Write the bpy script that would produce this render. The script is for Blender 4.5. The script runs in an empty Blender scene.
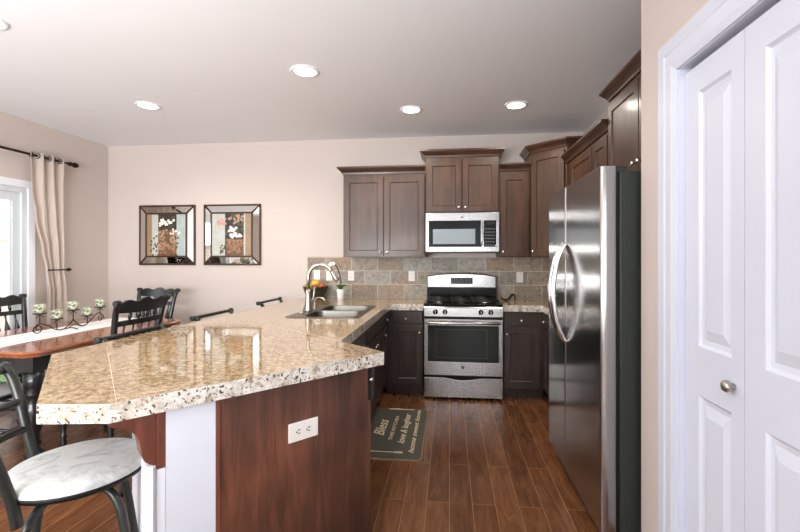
import bpy, bmesh, math, random
from mathutils import Vector, Matrix, geometry
C = bpy.context.scene
COL = C.collection
PI = math.pi
random.seed(7)

# ------------------------------------------------------------------ camera, world, light, exposure
cam_data = bpy.data.cameras.new('camera')
cam = bpy.data.objects.new('camera', cam_data); COL.objects.link(cam)
cam.location = (0, -4.85, 1.37)
cam.rotation_euler = (PI/2, 0, 0.108)
cam_data.sensor_width = 36.0
cam_data.lens = 427.8*36.0/800.0
cam_data.shift_x = -0.00375
cam_data.shift_y = -0.0102
cam_data.clip_start = 0.05
C.camera = cam

world = bpy.data.worlds.new('world'); C.world = world; world.use_nodes = True
bgn = world.node_tree.nodes['Background']
bgn.inputs[0].default_value = (0.86, 0.93, 1.0, 1); bgn.inputs[1].default_value = 6.5

def area(name, loc, rot, sx, sy, power, color=(1, 1, 1)):
    l = bpy.data.lights.new(name, 'AREA'); l.shape = 'RECTANGLE'; l.size = sx; l.size_y = sy
    l.energy = power; l.color = color
    o = bpy.data.objects.new(name, l); COL.objects.link(o); o.location = loc; o.rotation_euler = rot
    return o
# daylight through the windows of the living space behind the photographer
area('rear_window_daylight', (-2.3, -9.35, 1.45), (-PI/2, 0, PI), 2.6, 2.2, 12, (1.0, 0.98, 0.95))
area('rear_window_daylight', (1.3, -9.35, 1.45), (-PI/2, 0, PI), 2.6, 2.2, 12, (1.0, 0.98, 0.95))
# unseen area lamp before the solid left wall of the living space
area('left_wall_light', (-4.1, -6.6, 1.5), (PI/2, 0, -PI/2), 2.6, 1.9, 15, (0.97, 0.98, 1.0))
# added area lamps without fixtures behind the camera, lifting the ceiling brightness
aim = lambda x, y, z: Vector((x, y, z)).to_track_quat('-Z', 'Y').to_euler()
area('added_uplight', (-1.6, -7.6, 0.9), (PI-0.5, 0, 0), 4.0, 2.0, 90, (0.95, 0.97, 1.0))
area('added_uplight', (-1.9, -6.2, 1.3), aim(-0.50, 0.50, 0.71), 2.6, 1.6, 400, (0.95, 0.97, 1.0))

C.view_settings.view_transform = 'Standard'
C.view_settings.look = 'None'
C.view_settings.gamma = 1.0
C.view_settings.exposure = -0.48
C.view_settings.use_curve_mapping = False
C.cycles.use_denoising = True
C.cycles.max_bounces = 10
C.cycles.diffuse_bounces = 5
C.cycles.sample_clamp_indirect = 8.0

# ------------------------------------------------------------------ helpers
def lin(r, g, b):
    f = lambda c: (c/255.0)/12.92 if c/255.0 <= 0.04045 else ((c/255.0+0.055)/1.055)**2.4
    return (f(r), f(g), f(b), 1.0)

class MB:
    def __init__(s): s.v = []; s.f = []; s.sm = []; s.mi = []; s.M = Matrix.Identity(4)
    def add(s, vs, fs, smooth=False, mi=0):
        n = len(s.v)
        s.v += [s.M @ Vector(p) for p in vs]
        for k, f in enumerate(fs):
            s.f.append([i+n for i in f]); s.sm.append(smooth if isinstance(smooth, bool) else smooth[k]); s.mi.append(mi)
        return s
    def box(s, x0, y0, z0, x1, y1, z1, mi=0):
        x0, x1 = min(x0, x1), max(x0, x1); y0, y1 = min(y0, y1), max(y0, y1); z0, z1 = min(z0, z1), max(z0, z1)
        vs = [(x, y, z) for z in (z0, z1) for y in (y0, y1) for x in (x0, x1)]
        return s.add(vs, [(0,2,3,1), (4,5,7,6), (0,1,5,4), (2,6,7,3), (0,4,6,2), (1,3,7,5)], False, mi)
    def prism(s, poly, z0, z1, mi=0, mi_side=None):
        n = len(poly)
        a = sum(poly[i][0]*poly[(i+1) % n][1]-poly[(i+1) % n][0]*poly[i][1] for i in range(n))
        if a < 0: poly = poly[::-1]
        vs = [(p[0], p[1], z0) for p in poly]+[(p[0], p[1], z1) for p in poly]
        base = len(s.v)
        s.add(vs, [tuple(range(n))[::-1], tuple(range(n, 2*n))], False, mi)
        for i in range(n):
            j = (i+1) % n
            s.f.append([base+i, base+j, base+n+j, base+n+i]); s.sm.append(False); s.mi.append(mi if mi_side is None else mi_side)
        return s
    def tube(s, pts, r, seg=10, closed=False):
        pts = [Vector(p) for p in pts]; n = len(pts)
        rr = r if isinstance(r, (list, tuple)) else [r]*n
        vs = []; up = None
        for i in range(n):
            if closed: t = pts[(i+1) % n]-pts[i-1]
            else: t = pts[min(i+1, n-1)]-pts[max(i-1, 0)]
            t.normalize()
            if up is None:
                up = Vector((0, 0, 1)) if abs(t.z) < 0.9 else Vector((1, 0, 0))
            side = t.cross(up)
            if side.length < 1e-5: side = t.cross(Vector((0.3, 1, 0.2)))
            side.normalize(); up = side.cross(t).normalized()
            for k in range(seg):
                a = 2*PI*k/seg
                vs.append(pts[i]+(side*math.cos(a)+up*math.sin(a))*rr[i])
        fs = []; sm = []
        m = n if closed else n-1
        for i in range(m):
            for k in range(seg):
                a = i*seg+k; b = i*seg+(k+1) % seg; c = ((i+1) % n)*seg+(k+1) % seg; d = ((i+1) % n)*seg+k
                fs.append((a, b, c, d)); sm.append(True)
        if not closed:
            fs.append(tuple(range(seg))[::-1]); sm.append(False)
            fs.append(tuple(range((n-1)*seg, n*seg))); sm.append(False)
        return s.add(vs, fs, sm)
    def lathe(s, prof, at=(0, 0, 0), seg=20, rot=None, mi=0, smooth=True, cap=True):
        vs = []; R = rot if rot is not None else Matrix.Identity(3); at = Vector(at)
        for (r, z) in prof:
            for k in range(seg):
                a = 2*PI*k/seg
                vs.append(at+R @ Vector((r*math.cos(a), r*math.sin(a), z)))
        fs = []; sm = []
        for i in range(len(prof)-1):
            for k in range(seg):
                fs.append((i*seg+k, i*seg+(k+1) % seg, (i+1)*seg+(k+1) % seg, (i+1)*seg+k)); sm.append(smooth)
        if cap:
            fs.append(tuple(range(seg))[::-1]); sm.append(False)
            fs.append(tuple(range((len(prof)-1)*seg, len(prof)*seg))); sm.append(False)
        return s.add(vs, fs, sm, mi)
    def ball(s, at, r, seg=12, sc=(1, 1, 1), mi=0):
        n = max(6, seg//2+1)
        prof = [(max(1e-4, math.sin(PI*i/n)), -math.cos(PI*i/n)) for i in range(n+1)]
        R = Matrix.Diagonal((r*sc[0], r*sc[1], r*sc[2]))
        return s.lathe(prof, at, seg, R, mi)
    def sweep(s, path, prof, closed=False, z=0.0, cap=True, mi=0):
        """profile (outward offset, height) swept along a plan path; outward is to the right of travel"""
        P = [Vector((p[0], p[1])) for p in path]; n = len(P); vs = []
        for i in range(n):
            if closed or 0 < i < n-1:
                a = (P[i]-P[i-1]).normalized(); b = (P[(i+1) % n]-P[i]).normalized()
            elif i == 0: a = b = (P[1]-P[0]).normalized()
            else: a = b = (P[-1]-P[-2]).normalized()
            na = Vector((a.y, -a.x)); nb = Vector((b.y, -b.x))
            m = (na+nb); m = m/(1.0+na.dot(nb))
            for (o, h) in prof:
                q = P[i]+m*o; vs.append((q.x, q.y, z+h))
        k = len(prof); fs = []
        for i in range(n if closed else n-1):
            j = (i+1) % n
            for q in range(k):
                w = (q+1) % k
                fs.append((i*k+q, j*k+q, j*k+w, i*k+w))
        if cap and not closed:
            fs.append(tuple(range(k))); fs.append(tuple(range((n-1)*k, n*k))[::-1])
        return s.add(vs, fs, False, mi)
    def door(s, x0, z0, x1, z1, yf, t=0.02, st=0.06, dep=0.009, bev=0.007, raised=False):
        """shaker door, front at y=yf facing -y, one connected mesh"""
        yb = yf+t
        def ring(i, y): return [(x0+i, y, z0+i), (x1-i, y, z0+i), (x1-i, y, z1-i), (x0+i, y, z1-i)]
        loops = [ring(0, yb), ring(0, yf+0.002), ring(0.002, yf), ring(st, yf), ring(st+bev, yf+dep)]
        if raised:
            loops += [ring(st+bev+0.012, yf+dep), ring(st+bev+0.04, yf+0.002)]
        vs = [p for l in loops for p in l]; fs = [(3, 2, 1, 0)][::-1]
        fs = [(0, 3, 2, 1)]
        for i in range(len(loops)-1):
            for k in range(4):
                fs.append((i*4+k, i*4+(k+1) % 4, (i+1)*4+(k+1) % 4, (i+1)*4+k))
        e = (len(loops)-1)*4
        fs.append((e, e+1, e+2, e+3))
        return s.add(vs, fs)
    def build(s, name, mats, parent=None, bevel=0, seg=2, solid=0):
        me = bpy.data.meshes.new(name)
        me.from_pydata([tuple(p) for p in s.v], [], s.f)
        for m in (mats if isinstance(mats, (list, tuple)) else [mats]): me.materials.append(m)
        me.polygons.foreach_set('use_smooth', s.sm); me.polygons.foreach_set('material_index', s.mi)
        bm = bmesh.new(); bm.from_mesh(me); bmesh.ops.recalc_face_normals(bm, faces=bm.faces); bm.to_mesh(me); bm.free()
        me.update()
        o = bpy.data.objects.new(name, me); COL.objects.link(o)
        if parent: o.parent = parent
        if solid:
            md = o.modifiers.new('solid', 'SOLIDIFY'); md.thickness = solid; md.offset = 0
        if bevel:
            md = o.modifiers.new('bevel', 'BEVEL'); md.width = bevel; md.segments = seg; md.limit_method = 'ANGLE'; md.angle_limit = math.radians(40)
        return o

def tag(o, label=None, cat=None, group=None, kind=None):
    if label: o['label'] = label
    if cat: o['category'] = cat
    if group: o['group'] = group
    if kind: o['kind'] = kind
    return o
def thing(name, label, cat, loc=(0, 0, 0), rz=0.0, group=None):
    o = bpy.data.objects.new(name, None); COL.objects.link(o)
    o.empty_display_size = 0.05
    o.location = loc; o.rotation_euler = (0, 0, rz)
    return tag(o, label, cat, group)
def struct(o): o['kind'] = 'structure'; return o
def copy_tree(o, parent=None):
    c = o.copy(); COL.objects.link(c)
    if parent: c.parent = parent
    for ch in list(o.children): copy_tree(ch, c)
    return c
def arc(cx, cz, r, a0, a1, n=12):
    return [(cx+r*math.cos(math.radians(a0+(a1-a0)*i/n)), cz+r*math.sin(math.radians(a0+(a1-a0)*i/n))) for i in range(n+1)]
def smooth_path(pts, n=6):
    P = [Vector(p) for p in pts]; out = []
    for i in range(len(P)-1):
        a = P[max(i-1, 0)]; b = P[i]; c = P[i+1]; d = P[min(i+2, len(P)-1)]
        for k in range(n):
            t = k/n
            out.append(0.5*((2*b)+(c-a)*t+(2*a-5*b+4*c-d)*t*t+(3*b-a-3*c+d)*t**3))
    out.append(P[-1]); return out
RX = Matrix.Rotation(PI/2, 3, 'X')     # local z -> -y
RY = Matrix.Rotation(PI/2, 3, 'Y')     # local z -> +x

# ------------------------------------------------------------------ materials
def mat(name, col, rough=0.5, metal=0.0, coat=0.0, spec=None, emit=None, es=0.0):
    m = bpy.data.materials.new(name); m.use_nodes = True
    b = m.node_tree.nodes['Principled BSDF']
    b.inputs['Base Color'].default_value = col; b.inputs['Roughness'].default_value = rough
    b.inputs['Metallic'].default_value = metal; b.inputs['Coat Weight'].default_value = coat
    b.inputs['Coat Roughness'].default_value = 0.12
    if spec is not None: b.inputs['Specular IOR Level'].default_value = spec
    if emit: b.inputs['Emission Color'].default_value = emit; b.inputs['Emission Strength'].default_value = es
    return m
def nt(m): return m.node_tree, m.node_tree.nodes['Principled BSDF']
def N(t, kind, **kw):
    n = t.nodes.new(kind)
    for k, v in kw.items():
        if k in n.inputs: n.inputs[k].default_value = v
        else: setattr(n, k, v)
    return n
def coords(t, scale=(1, 1, 1), rot=(0, 0, 0), loc=(0, 0, 0), src='Object'):
    tc = N(t, 'ShaderNodeTexCoord'); mp = N(t, 'ShaderNodeMapping')
    mp.inputs['Scale'].default_value = scale; mp.inputs['Rotation'].default_value = rot; mp.inputs['Location'].default_value = loc
    t.links.new(tc.outputs[src], mp.inputs[0]); return mp.outputs[0]
def ramp(t, fac, stops):
    r = N(t, 'ShaderNodeValToRGB'); e = r.color_ramp.elements
    e[0].position, e[0].color = stops[0]; e[1].position, e[1].color = stops[-1]
    for p, c in stops[1:-1]:
        x = e.new(p); x.color = c
    t.links.new(fac, r.inputs[0]); return r.outputs[0]
def mixc(t, a, b, fac, mode='MIX'):
    m = N(t, 'ShaderNodeMix', data_type='RGBA', blend_type=mode)
    for sock, v in ((m.inputs[6], a), (m.inputs[7], b), (m.inputs[0], fac)):
        if hasattr(v, 'is_linked'): t.links.new(v, sock)
        else: sock.default_value = v
    return m.outputs[2]
def noise(t, vec, scale, detail=4, rough=0.5, dist=0.0):
    n = N(t, 'ShaderNodeTexNoise', Scale=scale, Detail=detail, Roughness=rough, Distortion=dist)
    t.links.new(vec, n.inputs['Vector']); return n.outputs['Fac']
def bump(t, b, h, strength=0.2, dist=0.002):
    n = N(t, 'ShaderNodeBump', Strength=strength, Distance=dist)
    t.links.new(h, n.inputs['Height']); t.links.new(n.outputs[0], b.inputs['Normal'])

def paint(name, c, rough=0.6, var=0.03):
    m = mat(name, c, rough); t, b = nt(m)
    f = noise(t, coords(t), 1.2, 3)
    d = tuple(x*(1-var) for x in c[:3])+(1,)
    t.links.new(mixc(t, c, d, f), b.inputs['Base Color'])
    h = noise(t, coords(t), 160, 2); bump(t, b, h, 0.08, 0.001)
    return m
def wood(name, cols, rough=0.35, coat=0.25, scale=(9, 9, 1.1), big=1.6):
    m = mat(name, cols[1], rough, 0, coat); t, b = nt(m)
    v = coords(t, scale)
    f1 = noise(t, v, 2.2, 6, 0.62, 0.6)
    f2 = noise(t, coords(t, (1, 1, 1)), big, 2)
    g = N(t, 'ShaderNodeMath', operation='ADD'); t.links.new(f1, g.inputs[0])
    g2 = N(t, 'ShaderNodeMath', operation='MULTIPLY'); t.links.new(f2, g2.inputs[0]); g2.inputs[1].default_value = 0.9
    t.links.new(g2.outputs[0], g.inputs[1])
    g3 = N(t, 'ShaderNodeMath', operation='MULTIPLY'); t.links.new(g.outputs[0], g3.inputs[0]); g3.inputs[1].default_value = 0.53
    col = ramp(t, g3.outputs[0], [(0.33, cols[0]), (0.5, cols[1]), (0.68, cols[2])])
    fine = noise(t, coords(t, (60, 60, 2.5)), 3, 3)
    col = mixc(t, col, tuple(x*0.55 for x in cols[1][:3])+(1,), ramp(t, fine, [(0.5, (0, 0, 0, 1)), (0.75, (0.5, 0.5, 0.5, 1))]))
    t.links.new(col, b.inputs['Base Color'])
    bump(t, b, fine, 0.1, 0.0006)
    return m

M = {}
M['wall'] = paint('warm_wall_paint', lin(205, 193, 185), 0.6)
M['ceil'] = paint('ceiling_paint', lin(240, 241, 244), 0.7)
M['white'] = mat('white_trim_paint', lin(232, 234, 240), 0.35)
M['vinyl'] = mat('white_vinyl', lin(206, 212, 216), 0.4)
M['drywall'] = paint('white_half_wall_paint', lin(220, 224, 233), 0.5)
M['door_white'] = mat('white_door_paint', lin(208, 213, 225), 0.4)
M['cab'] = wood('espresso_alder', (lin(44, 29, 19), lin(69, 45, 30), lin(96, 63, 42)), 0.42, 0.12)
M['cab_base'] = wood('espresso_alder_shaded', (lin(42, 32, 28), lin(60, 45, 40), lin(80, 60, 52)), 0.42, 0.12)  # the cabinet alder again, with shade on the low units put into its colour
M['crown'] = wood('espresso_crown', (lin(46, 28, 20), lin(68, 43, 31), lin(90, 58, 41)), scale=(1.5, 1.5, 12))
M['panel'] = wood('espresso_end_panel', (lin(42, 27, 21), lin(84, 52, 38), lin(128, 78, 56)), 0.42, 0.12, scale=(8, 8, 0.9), big=2.6)
M['red_wood'] = wood('red_brown_wood', (lin(74, 38, 28), lin(114, 62, 46), lin(140, 82, 62)))
M['table'] = wood('cherry_table_wood', (lin(112, 58, 36), lin(148, 86, 54), lin(178, 112, 74)), 0.16, 0.5, scale=(9, 1.0, 9))
M['dark_gap'] = mat('dark_recess', lin(18, 14, 13), 0.8)
M['nickel'] = mat('satin_nickel', lin(182, 175, 166), 0.28, 1)
M['knob'] = mat('bright_nickel_knob', lin(228, 224, 216), 0.22, 0.9)
M['chrome'] = mat('polished_steel', lin(220, 220, 222), 0.12, 1)
M['black'] = mat('black_gloss_plastic', lin(10, 11, 11), 0.2, spec=0.18)
M['black_matte'] = mat('black_matte', lin(16, 17, 18), 0.5, spec=0.25)
M['iron'] = mat('cast_iron', lin(26, 25, 25), 0.55)
M['black_chair'] = mat('black_lacquer', lin(22, 24, 25), 0.28, 0, 0.3)
M['stool_metal'] = mat('gunmetal_tube', lin(58, 60, 57), 0.35, 0.6)
M['bronze'] = mat('oil_rubbed_bronze', lin(46, 32, 25), 0.4, 0.7)
M['white_plastic'] = mat('white_switch_plastic', lin(236, 232, 224), 0.35)
M['key_grey'] = mat('grey_key', lin(120, 122, 122), 0.4)
M['grey_dark'] = mat('charcoal_panel', lin(52, 56, 54), 0.4, 0.2)
M['fridge_side'] = mat('dark_green_black_side', lin(36, 43, 39), 0.42)

def steel(name, c, rough, stretch):
    m = mat(name, c, rough, 1); t, b = nt(m)
    f = noise(t, coords(t, stretch), 6, 3)
    r = N(t, 'ShaderNodeMapRange'); r.inputs[3].default_value = rough*0.99; r.inputs[4].default_value = rough*1.01
    t.links.new(f, r.inputs[0]); t.links.new(r.outputs[0], b.inputs['Roughness'])
    return m
M['steel'] = steel('brushed_steel', lin(178, 176, 174), 0.22, (1, 60, 60))
M['fridge'] = steel('fridge_steel', lin(168, 164, 160), 0.17, (60, 60, 1))
M['fridge_edge'] = steel('fridge_edge_steel', lin(205, 202, 198), 0.3, (60, 60, 1))
M['sink'] = steel('sink_steel', lin(112, 109, 102), 0.36, (40, 40, 40))

# floor: long planks running into the room
m = mat('plank_floor', lin(110, 66, 40), 0.23); t, b = nt(m); M['floor'] = m
v = coords(t, (1, 1, 1), (0, 0, PI/2))
br = N(t, 'ShaderNodeTexBrick', Scale=1.0); br.offset = 0.37; br.offset_frequency = 2
for k, x in (('Mortar Size', 0.0018), ('Mortar Smooth', 0.1), ('Bias', 0.0), ('Brick Width', 1.22), ('Row Height', 0.127)): br.inputs[k].default_value = x
br.inputs['Color1'].default_value = (0, 0, 0, 1); br.inputs['Color2'].default_value = (1, 1, 1, 1); br.inputs['Mortar'].default_value = (0.5, 0.5, 0.5, 1)
t.links.new(v, br.inputs['Vector'])
add = N(t, 'ShaderNodeVectorMath', operation='MULTIPLY_ADD')
t.links.new(br.outputs['Color'], add.inputs[0]); add.inputs[1].default_value = (3.1, 7.7, 5.3)
t.links.new(coords(t, (10, 1.5, 1)), add.inputs[2])
g = noise(t, add.outputs[0], 1.8, 7, 0.65, 1.2)
wcol = ramp(t, g, [(0.28, lin(88, 55, 35)), (0.48, lin(112, 72, 46)), (0.7, lin(136, 92, 60))])
tone = ramp(t, br.outputs['Color'], [(0, (0.72, 0.68, 0.66, 1)), (1, (1.08, 1.05, 1.0, 1))])
wcol = mixc(t, wcol, tone, 1.0, 'MULTIPLY')
fine = noise(t, coords(t, (70, 5, 1)), 2.4, 4, 0.6, 0.8)
wcol = mixc(t, wcol, lin(52, 28, 19), ramp(t, fine, [(0.52, (0, 0, 0, 1)), (0.78, (0.55, 0.55, 0.55, 1))]))
wcol = mixc(t, wcol, lin(156, 114, 80), br.outputs['Fac'])
t.links.new(wcol, b.inputs['Base Color'])
hh = mixc(t, fine, (0, 0, 0, 1), br.outputs['Fac']); bump(t, b, hh, 0.03, 0.001)

def granite(name, base, light, dark, rust, sc=1.0, rough=0.07, speck=0.42):
    m = mat(name, base, rough, 0, 0.35); t, b = nt(m); nt(m)[1].inputs['Coat Roughness'].default_value = 0.03
    v = coords(t)
    n1 = noise(t, v, 26*sc, 5, 0.65, 0.4)
    col = ramp(t, n1, [(0.36, rust), (0.48, base), (0.6, light)])
    n2 = noise(t, v, 75*sc, 4, 0.6, 0.2)
    col = mixc(t, col, light, ramp(t, n2, [(0.55, (0, 0, 0, 1)), (0.68, (0.8, 0.8, 0.8, 1))]))
    n3 = noise(t, v, 85*sc, 2, 0.55, 0.6); n4 = noise(t, coords(t, loc=(3.1, 1.7, 0.4)), 60*sc, 3, 0.6, 0.8)
    k0 = 1-speck
    col = mixc(t, col, rust, ramp(t, n4, [(k0+0.02, (0, 0, 0, 1)), (k0+0.07, (0.55, 0.55, 0.55, 1))]))
    sp = N(t, 'ShaderNodeMath', operation='MULTIPLY'); sp.inputs[1].default_value = 1.0
    t.links.new(ramp(t, n3, [(k0, (0, 0, 0, 1)), (k0+0.035, (0.95, 0.95, 0.95, 1))]), sp.inputs[0])
    col = mixc(t, col, dark, sp.outputs[0])
    t.links.new(col, b.inputs['Base Color'])
    return m
M['granite'] = granite('gold_granite', lin(170, 142, 102), lin(198, 178, 144), lin(74, 58, 44), lin(136, 104, 68), 1.7, 0.07, 0.40)
M['granite_edge'] = granite('lit_granite_edge', lin(208, 200, 186), lin(230, 226, 216), lin(52, 44, 42), lin(168, 146, 120), 1.0, 0.12, 0.41)  # same stone on the counter edges, paled to carry window light, coarser specks
M['grout'] = mat('pale_grout', lin(196, 178, 148), 0.6)

# slate backsplash tiles (x along the wall, z up)
m = mat('slate_tile', lin(140, 124, 108), 0.5); t, b = nt(m); M['slate'] = m
sx = N(t, 'ShaderNodeSeparateXYZ'); cx_ = N(t, 'ShaderNodeCombineXYZ')
t.links.new(coords(t, (1, 1, 1), loc=(0.36, 0, -0.914)), sx.inputs[0])
t.links.new(sx.outputs[0], cx_.inputs[0]); t.links.new(sx.outputs[2], cx_.inputs[1])
br = N(t, 'ShaderNodeTexBrick', Scale=1.0); br.offset = 0.5
for k, x in (('Mortar Size', 0.003), ('Mortar Smooth', 0.1), ('Bias', 0.0), ('Brick Width', 0.305), ('Row Height', 0.1535)): br.inputs[k].default_value = x
br.inputs['Color1'].default_value = (0, 0, 0, 1); br.inputs['Color2'].default_value = (1, 1, 1, 1); br.inputs['Mortar'].default_value = (0.5, 0.5, 0.5, 1)
t.links.new(cx_.outputs[0], br.inputs['Vector'])
tc = ramp(t, br.outputs['Color'], [(0.0, lin(126, 109, 94)), (0.25, lin(164, 156, 141)), (0.45, lin(156, 133, 112)), (0.65, lin(142, 140, 128)), (0.82, lin(178, 176, 167)), (1.0, lin(130, 113, 98))])
add = N(t, 'ShaderNodeVectorMath', operation='MULTIPLY_ADD')
t.links.new(br.outputs['Color'], add.inputs[0]); add.inputs[1].default_value = (4, 9, 6); t.links.new(cx_.outputs[0], add.inputs[2])
n1 = noise(t, add.outputs[0], 6, 6, 0.65, 0.8)
tc = mixc(t, tc, lin(176, 112, 76), ramp(t, n1, [(0.54, (0, 0, 0, 1)), (0.72, (0.6, 0.6, 0.6, 1))]))
n2 = noise(t, add.outputs[0], 22, 6, 0.7, 0.4)
tc = mixc(t, tc, lin(96, 84, 72), ramp(t, n2, [(0.47, (0, 0, 0, 1)), (0.62, (0.55, 0.55, 0.55, 1))]))
n3_ = noise(t, add.outputs[0], 40, 5, 0.7, 0.3)
tc = mixc(t, tc, lin(208, 200, 186), ramp(t, n3_, [(0.56, (0, 0, 0, 1)), (0.70, (0.7, 0.7, 0.7, 1))]))
tc = mixc(t, tc, lin(204, 192, 172), br.outputs['Fac'])
t.links.new(tc, b.inputs['Base Color'])
bump(t, b, mixc(t, n2, (0, 0, 0, 1), br.outputs['Fac']), 0.35, 0.003)

# glass
m = bpy.data.materials.new('window_glass'); m.use_nodes = True; t = m.node_tree; t.nodes.clear()
o = N(t, 'ShaderNodeOutputMaterial'); tr = N(t, 'ShaderNodeBsdfTransparent'); gl = N(t, 'ShaderNodeBsdfGlossy', Roughness=0.02)
fr = N(t, 'ShaderNodeFresnel', IOR=1.35); mx = N(t, 'ShaderNodeMixShader')
t.links.new(fr.outputs[0], mx.inputs[0]); t.links.new(tr.outputs[0], mx.inputs[1]); t.links.new(gl.outputs[0], mx.inputs[2]); t.links.new(mx.outputs[0], o.inputs[0])
M['glass'] = m
# curtain fabric
m = mat('cream_curtain_linen', lin(222, 208, 192), 0.8); t, b = nt(m); M['curtain'] = m
trl = N(t, 'ShaderNodeBsdfTranslucent'); trl.inputs[0].default_value = lin(238, 232, 224)
mx = N(t, 'ShaderNodeMixShader'); mx.inputs[0].default_value = 0.5
out = [n for n in t.nodes if n.type == 'OUTPUT_MATERIAL'][0]
t.links.new(b.outputs[0], mx.inputs[1]); t.links.new(trl.outputs[0], mx.inputs[2]); t.links.new(mx.outputs[0], out.inputs[0])
wv = noise(t, coords(t, (1, 60, 60)), 5, 2)
t.links.new(mixc(t, lin(234, 224, 216), lin(218, 204, 194), wv), b.inputs['Base Color'])
# pale suede seat
m = mat('pale_suede', lin(205, 205, 200), 0.75); t, b = nt(m); M['suede'] = m
n1 = noise(t, coords(t, (1, 1, 1)), 9, 5, 0.6, 1.5)
t.links.new(ramp(t, n1, [(0.35, lin(176, 180, 178)), (0.55, lin(214, 216, 212)), (0.72, lin(198, 192, 186))]), b.inputs['Base Color'])
M['cushion'] = paint('grey_white_upholstery', lin(200, 198, 194), 0.8, 0.2)
M['runner'] = paint('white_runner_cloth', lin(238, 236, 234), 0.8, 0.05)
M['mirror'] = mat('bevelled_mirror', lin(225, 226, 224), 0.03, 1)
M['mosaic'] = mat('mosaic', lin(180, 184, 160), 0.3); t, b = nt(M['mosaic'])
vo = N(t, 'ShaderNodeTexVoronoi', Scale=55.0); t.links.new(coords(t), vo.inputs['Vector'])
sp = N(t, 'ShaderNodeSeparateColor'); t.links.new(vo.outputs['Color'], sp.inputs[0])
t.links.new(ramp(t, sp.outputs[0], [(0.1, lin(96, 112, 92)), (0.45, lin(176, 186, 158)), (0.8, lin(214, 208, 180))]), b.inputs['Base Color'])
M['wax'] = mat('ivory_wax', lin(226, 218, 190), 0.5)
M['bowl'] = mat('dark_green_glazed_bowl', lin(34, 36, 28), 0.2); t, b = nt(M['bowl'])
n1 = noise(t, coords(t), 14, 4, 0.6)
t.links.new(ramp(t, n1, [(0.4, lin(22, 26, 20)), (0.6, lin(52, 52, 38)), (0.75, lin(80, 48, 34))]), b.inputs['Base Color'])
def skin(name, a, c):
    m = mat(name, a, 0.4); t, b = nt(m)
    t.links.new(mixc(t, a, c, noise(t, coords(t), 12, 3)), b.inputs['Base Color'])
    bump(t, b, noise(t, coords(t), 150, 2), 0.1, 0.001); return m
M['lemon'] = skin('lemon_skin', lin(226, 180, 40), lin(238, 200, 70))
M['pear'] = skin('pear_skin', lin(150, 156, 56), lin(190, 180, 70))
M['orange'] = skin('orange_skin', lin(196, 104, 44), lin(170, 74, 40))
M['apple'] = skin('apple_skin', lin(140, 40, 28), lin(180, 84, 50))
M['leaf'] = skin('orchid_leaf', lin(44, 84, 36), lin(70, 112, 50))
M['stem'] = mat('orchid_stem', lin(54, 46, 30), 0.5)
M['ceramic'] = mat('white_ceramic', lin(240, 240, 238), 0.15)
M['petal'] = mat('orchid_petal', lin(240, 232, 222), 0.5)
M['rubber'] = mat('charcoal_mat', lin(80, 77, 68), 0.75)
M['mat_ink'] = mat('cream_print', lin(222, 206, 176), 0.7)
M['mat_rim'] = mat('tan_mat_binding', lin(150, 128, 104), 0.7)
M['lamp'] = mat('lamp_lens', (1, 1, 1, 1), 0.5, emit=(1.0, 0.93, 0.82, 1), es=14.0)
M['siding'] = mat('pale_siding', lin(226, 228, 230), 0.6)
M['fence'] = paint('fence_boards', lin(222, 196, 182), 0.7, 0.15)
M['grass'] = paint('lawn', lin(90, 120, 70), 0.9, 0.3)
M['oven_glass'] = mat('oven_glass', lin(40, 43, 40), 0.1, spec=0.2)
M['oven_line'] = mat('oven_window_line', lin(58, 61, 58), 0.3, spec=0.2)
M['micro_mesh'] = mat('microwave_window', lin(140, 150, 156), 0.25, spec=0.3)
M['wallwhite_far'] = M['wall']

# ------------------------------------------------------------------ the setting
CZ = 2.743
XL, XR, XP, YP = -4.18, 1.45, 0.85, -2.84
def setting(name, mb, m_, **k): return struct(mb.build(name, m_, **k))
b_ = MB().box(XL-0.15, -9.65, -0.1, 3.65, 0.15, 0.0); setting('floor', b_, M['floor'])
b_ = MB().box(XL-0.15, -9.65, CZ, 3.65, 0.15, CZ+0.1); setting('ceiling', b_, M['ceil'])
b_ = MB().box(XL-0.15, 0, 0, 1.6, 0.12, CZ); setting('wall_back', b_, M['wall'])
b_ = MB().box(XR, YP, 0, XR+0.12, 0, CZ); setting('wall_right', b_, M['wall'])

def wall_grid(us, vs, holes, place, thick):
    """slab with rectangular holes: us, vs break points, place(u, v, w) -> point"""
    mb = MB(); nu, nv = len(us), len(vs)
    idx = lambda i, j, k: (k*nv+j)*nu+i
    pts = [place(u, v, w) for w in (0, thick) for v in vs for u in us]
    solid = lambda i, j: 0 <= i < nu-1 and 0 <= j < nv-1 and (i, j) not in holes
    fs = []
    for i in range(nu-1):
        for j in range(nv-1):
            if not solid(i, j): continue
            fs.append((idx(i, j, 0), idx(i+1, j, 0), idx(i+1, j+1, 0), idx(i, j+1, 0)))
            fs.append((idx(i, j, 1), idx(i, j+1, 1), idx(i+1, j+1, 1), idx(i+1, j, 1)))
            for (a, bq, di, dj) in (((i, j), (i+1, j), 0, -1), ((i+1, j), (i+1, j+1), 1, 0), ((i+1, j+1), (i, j+1), 0, 1), ((i, j+1), (i, j), -1, 0)):
                if not solid(i+di, j+dj):
                    fs.append((idx(*a, 0), idx(*bq, 0), idx(*bq, 1), idx(*a, 1)))
    mb.add(pts, fs); return mb
# left wall with the sliding patio door
SY0, SY1, SZ = -2.83, -1.02, 2.06
w = wall_grid([-9.5, SY0, SY1, 0.0], [0, SZ, CZ], {(1, 0)}, lambda u, v, w_: (XL-w_, u, v), 0.14)
setting('wall_left', w, M['wall'])
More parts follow.
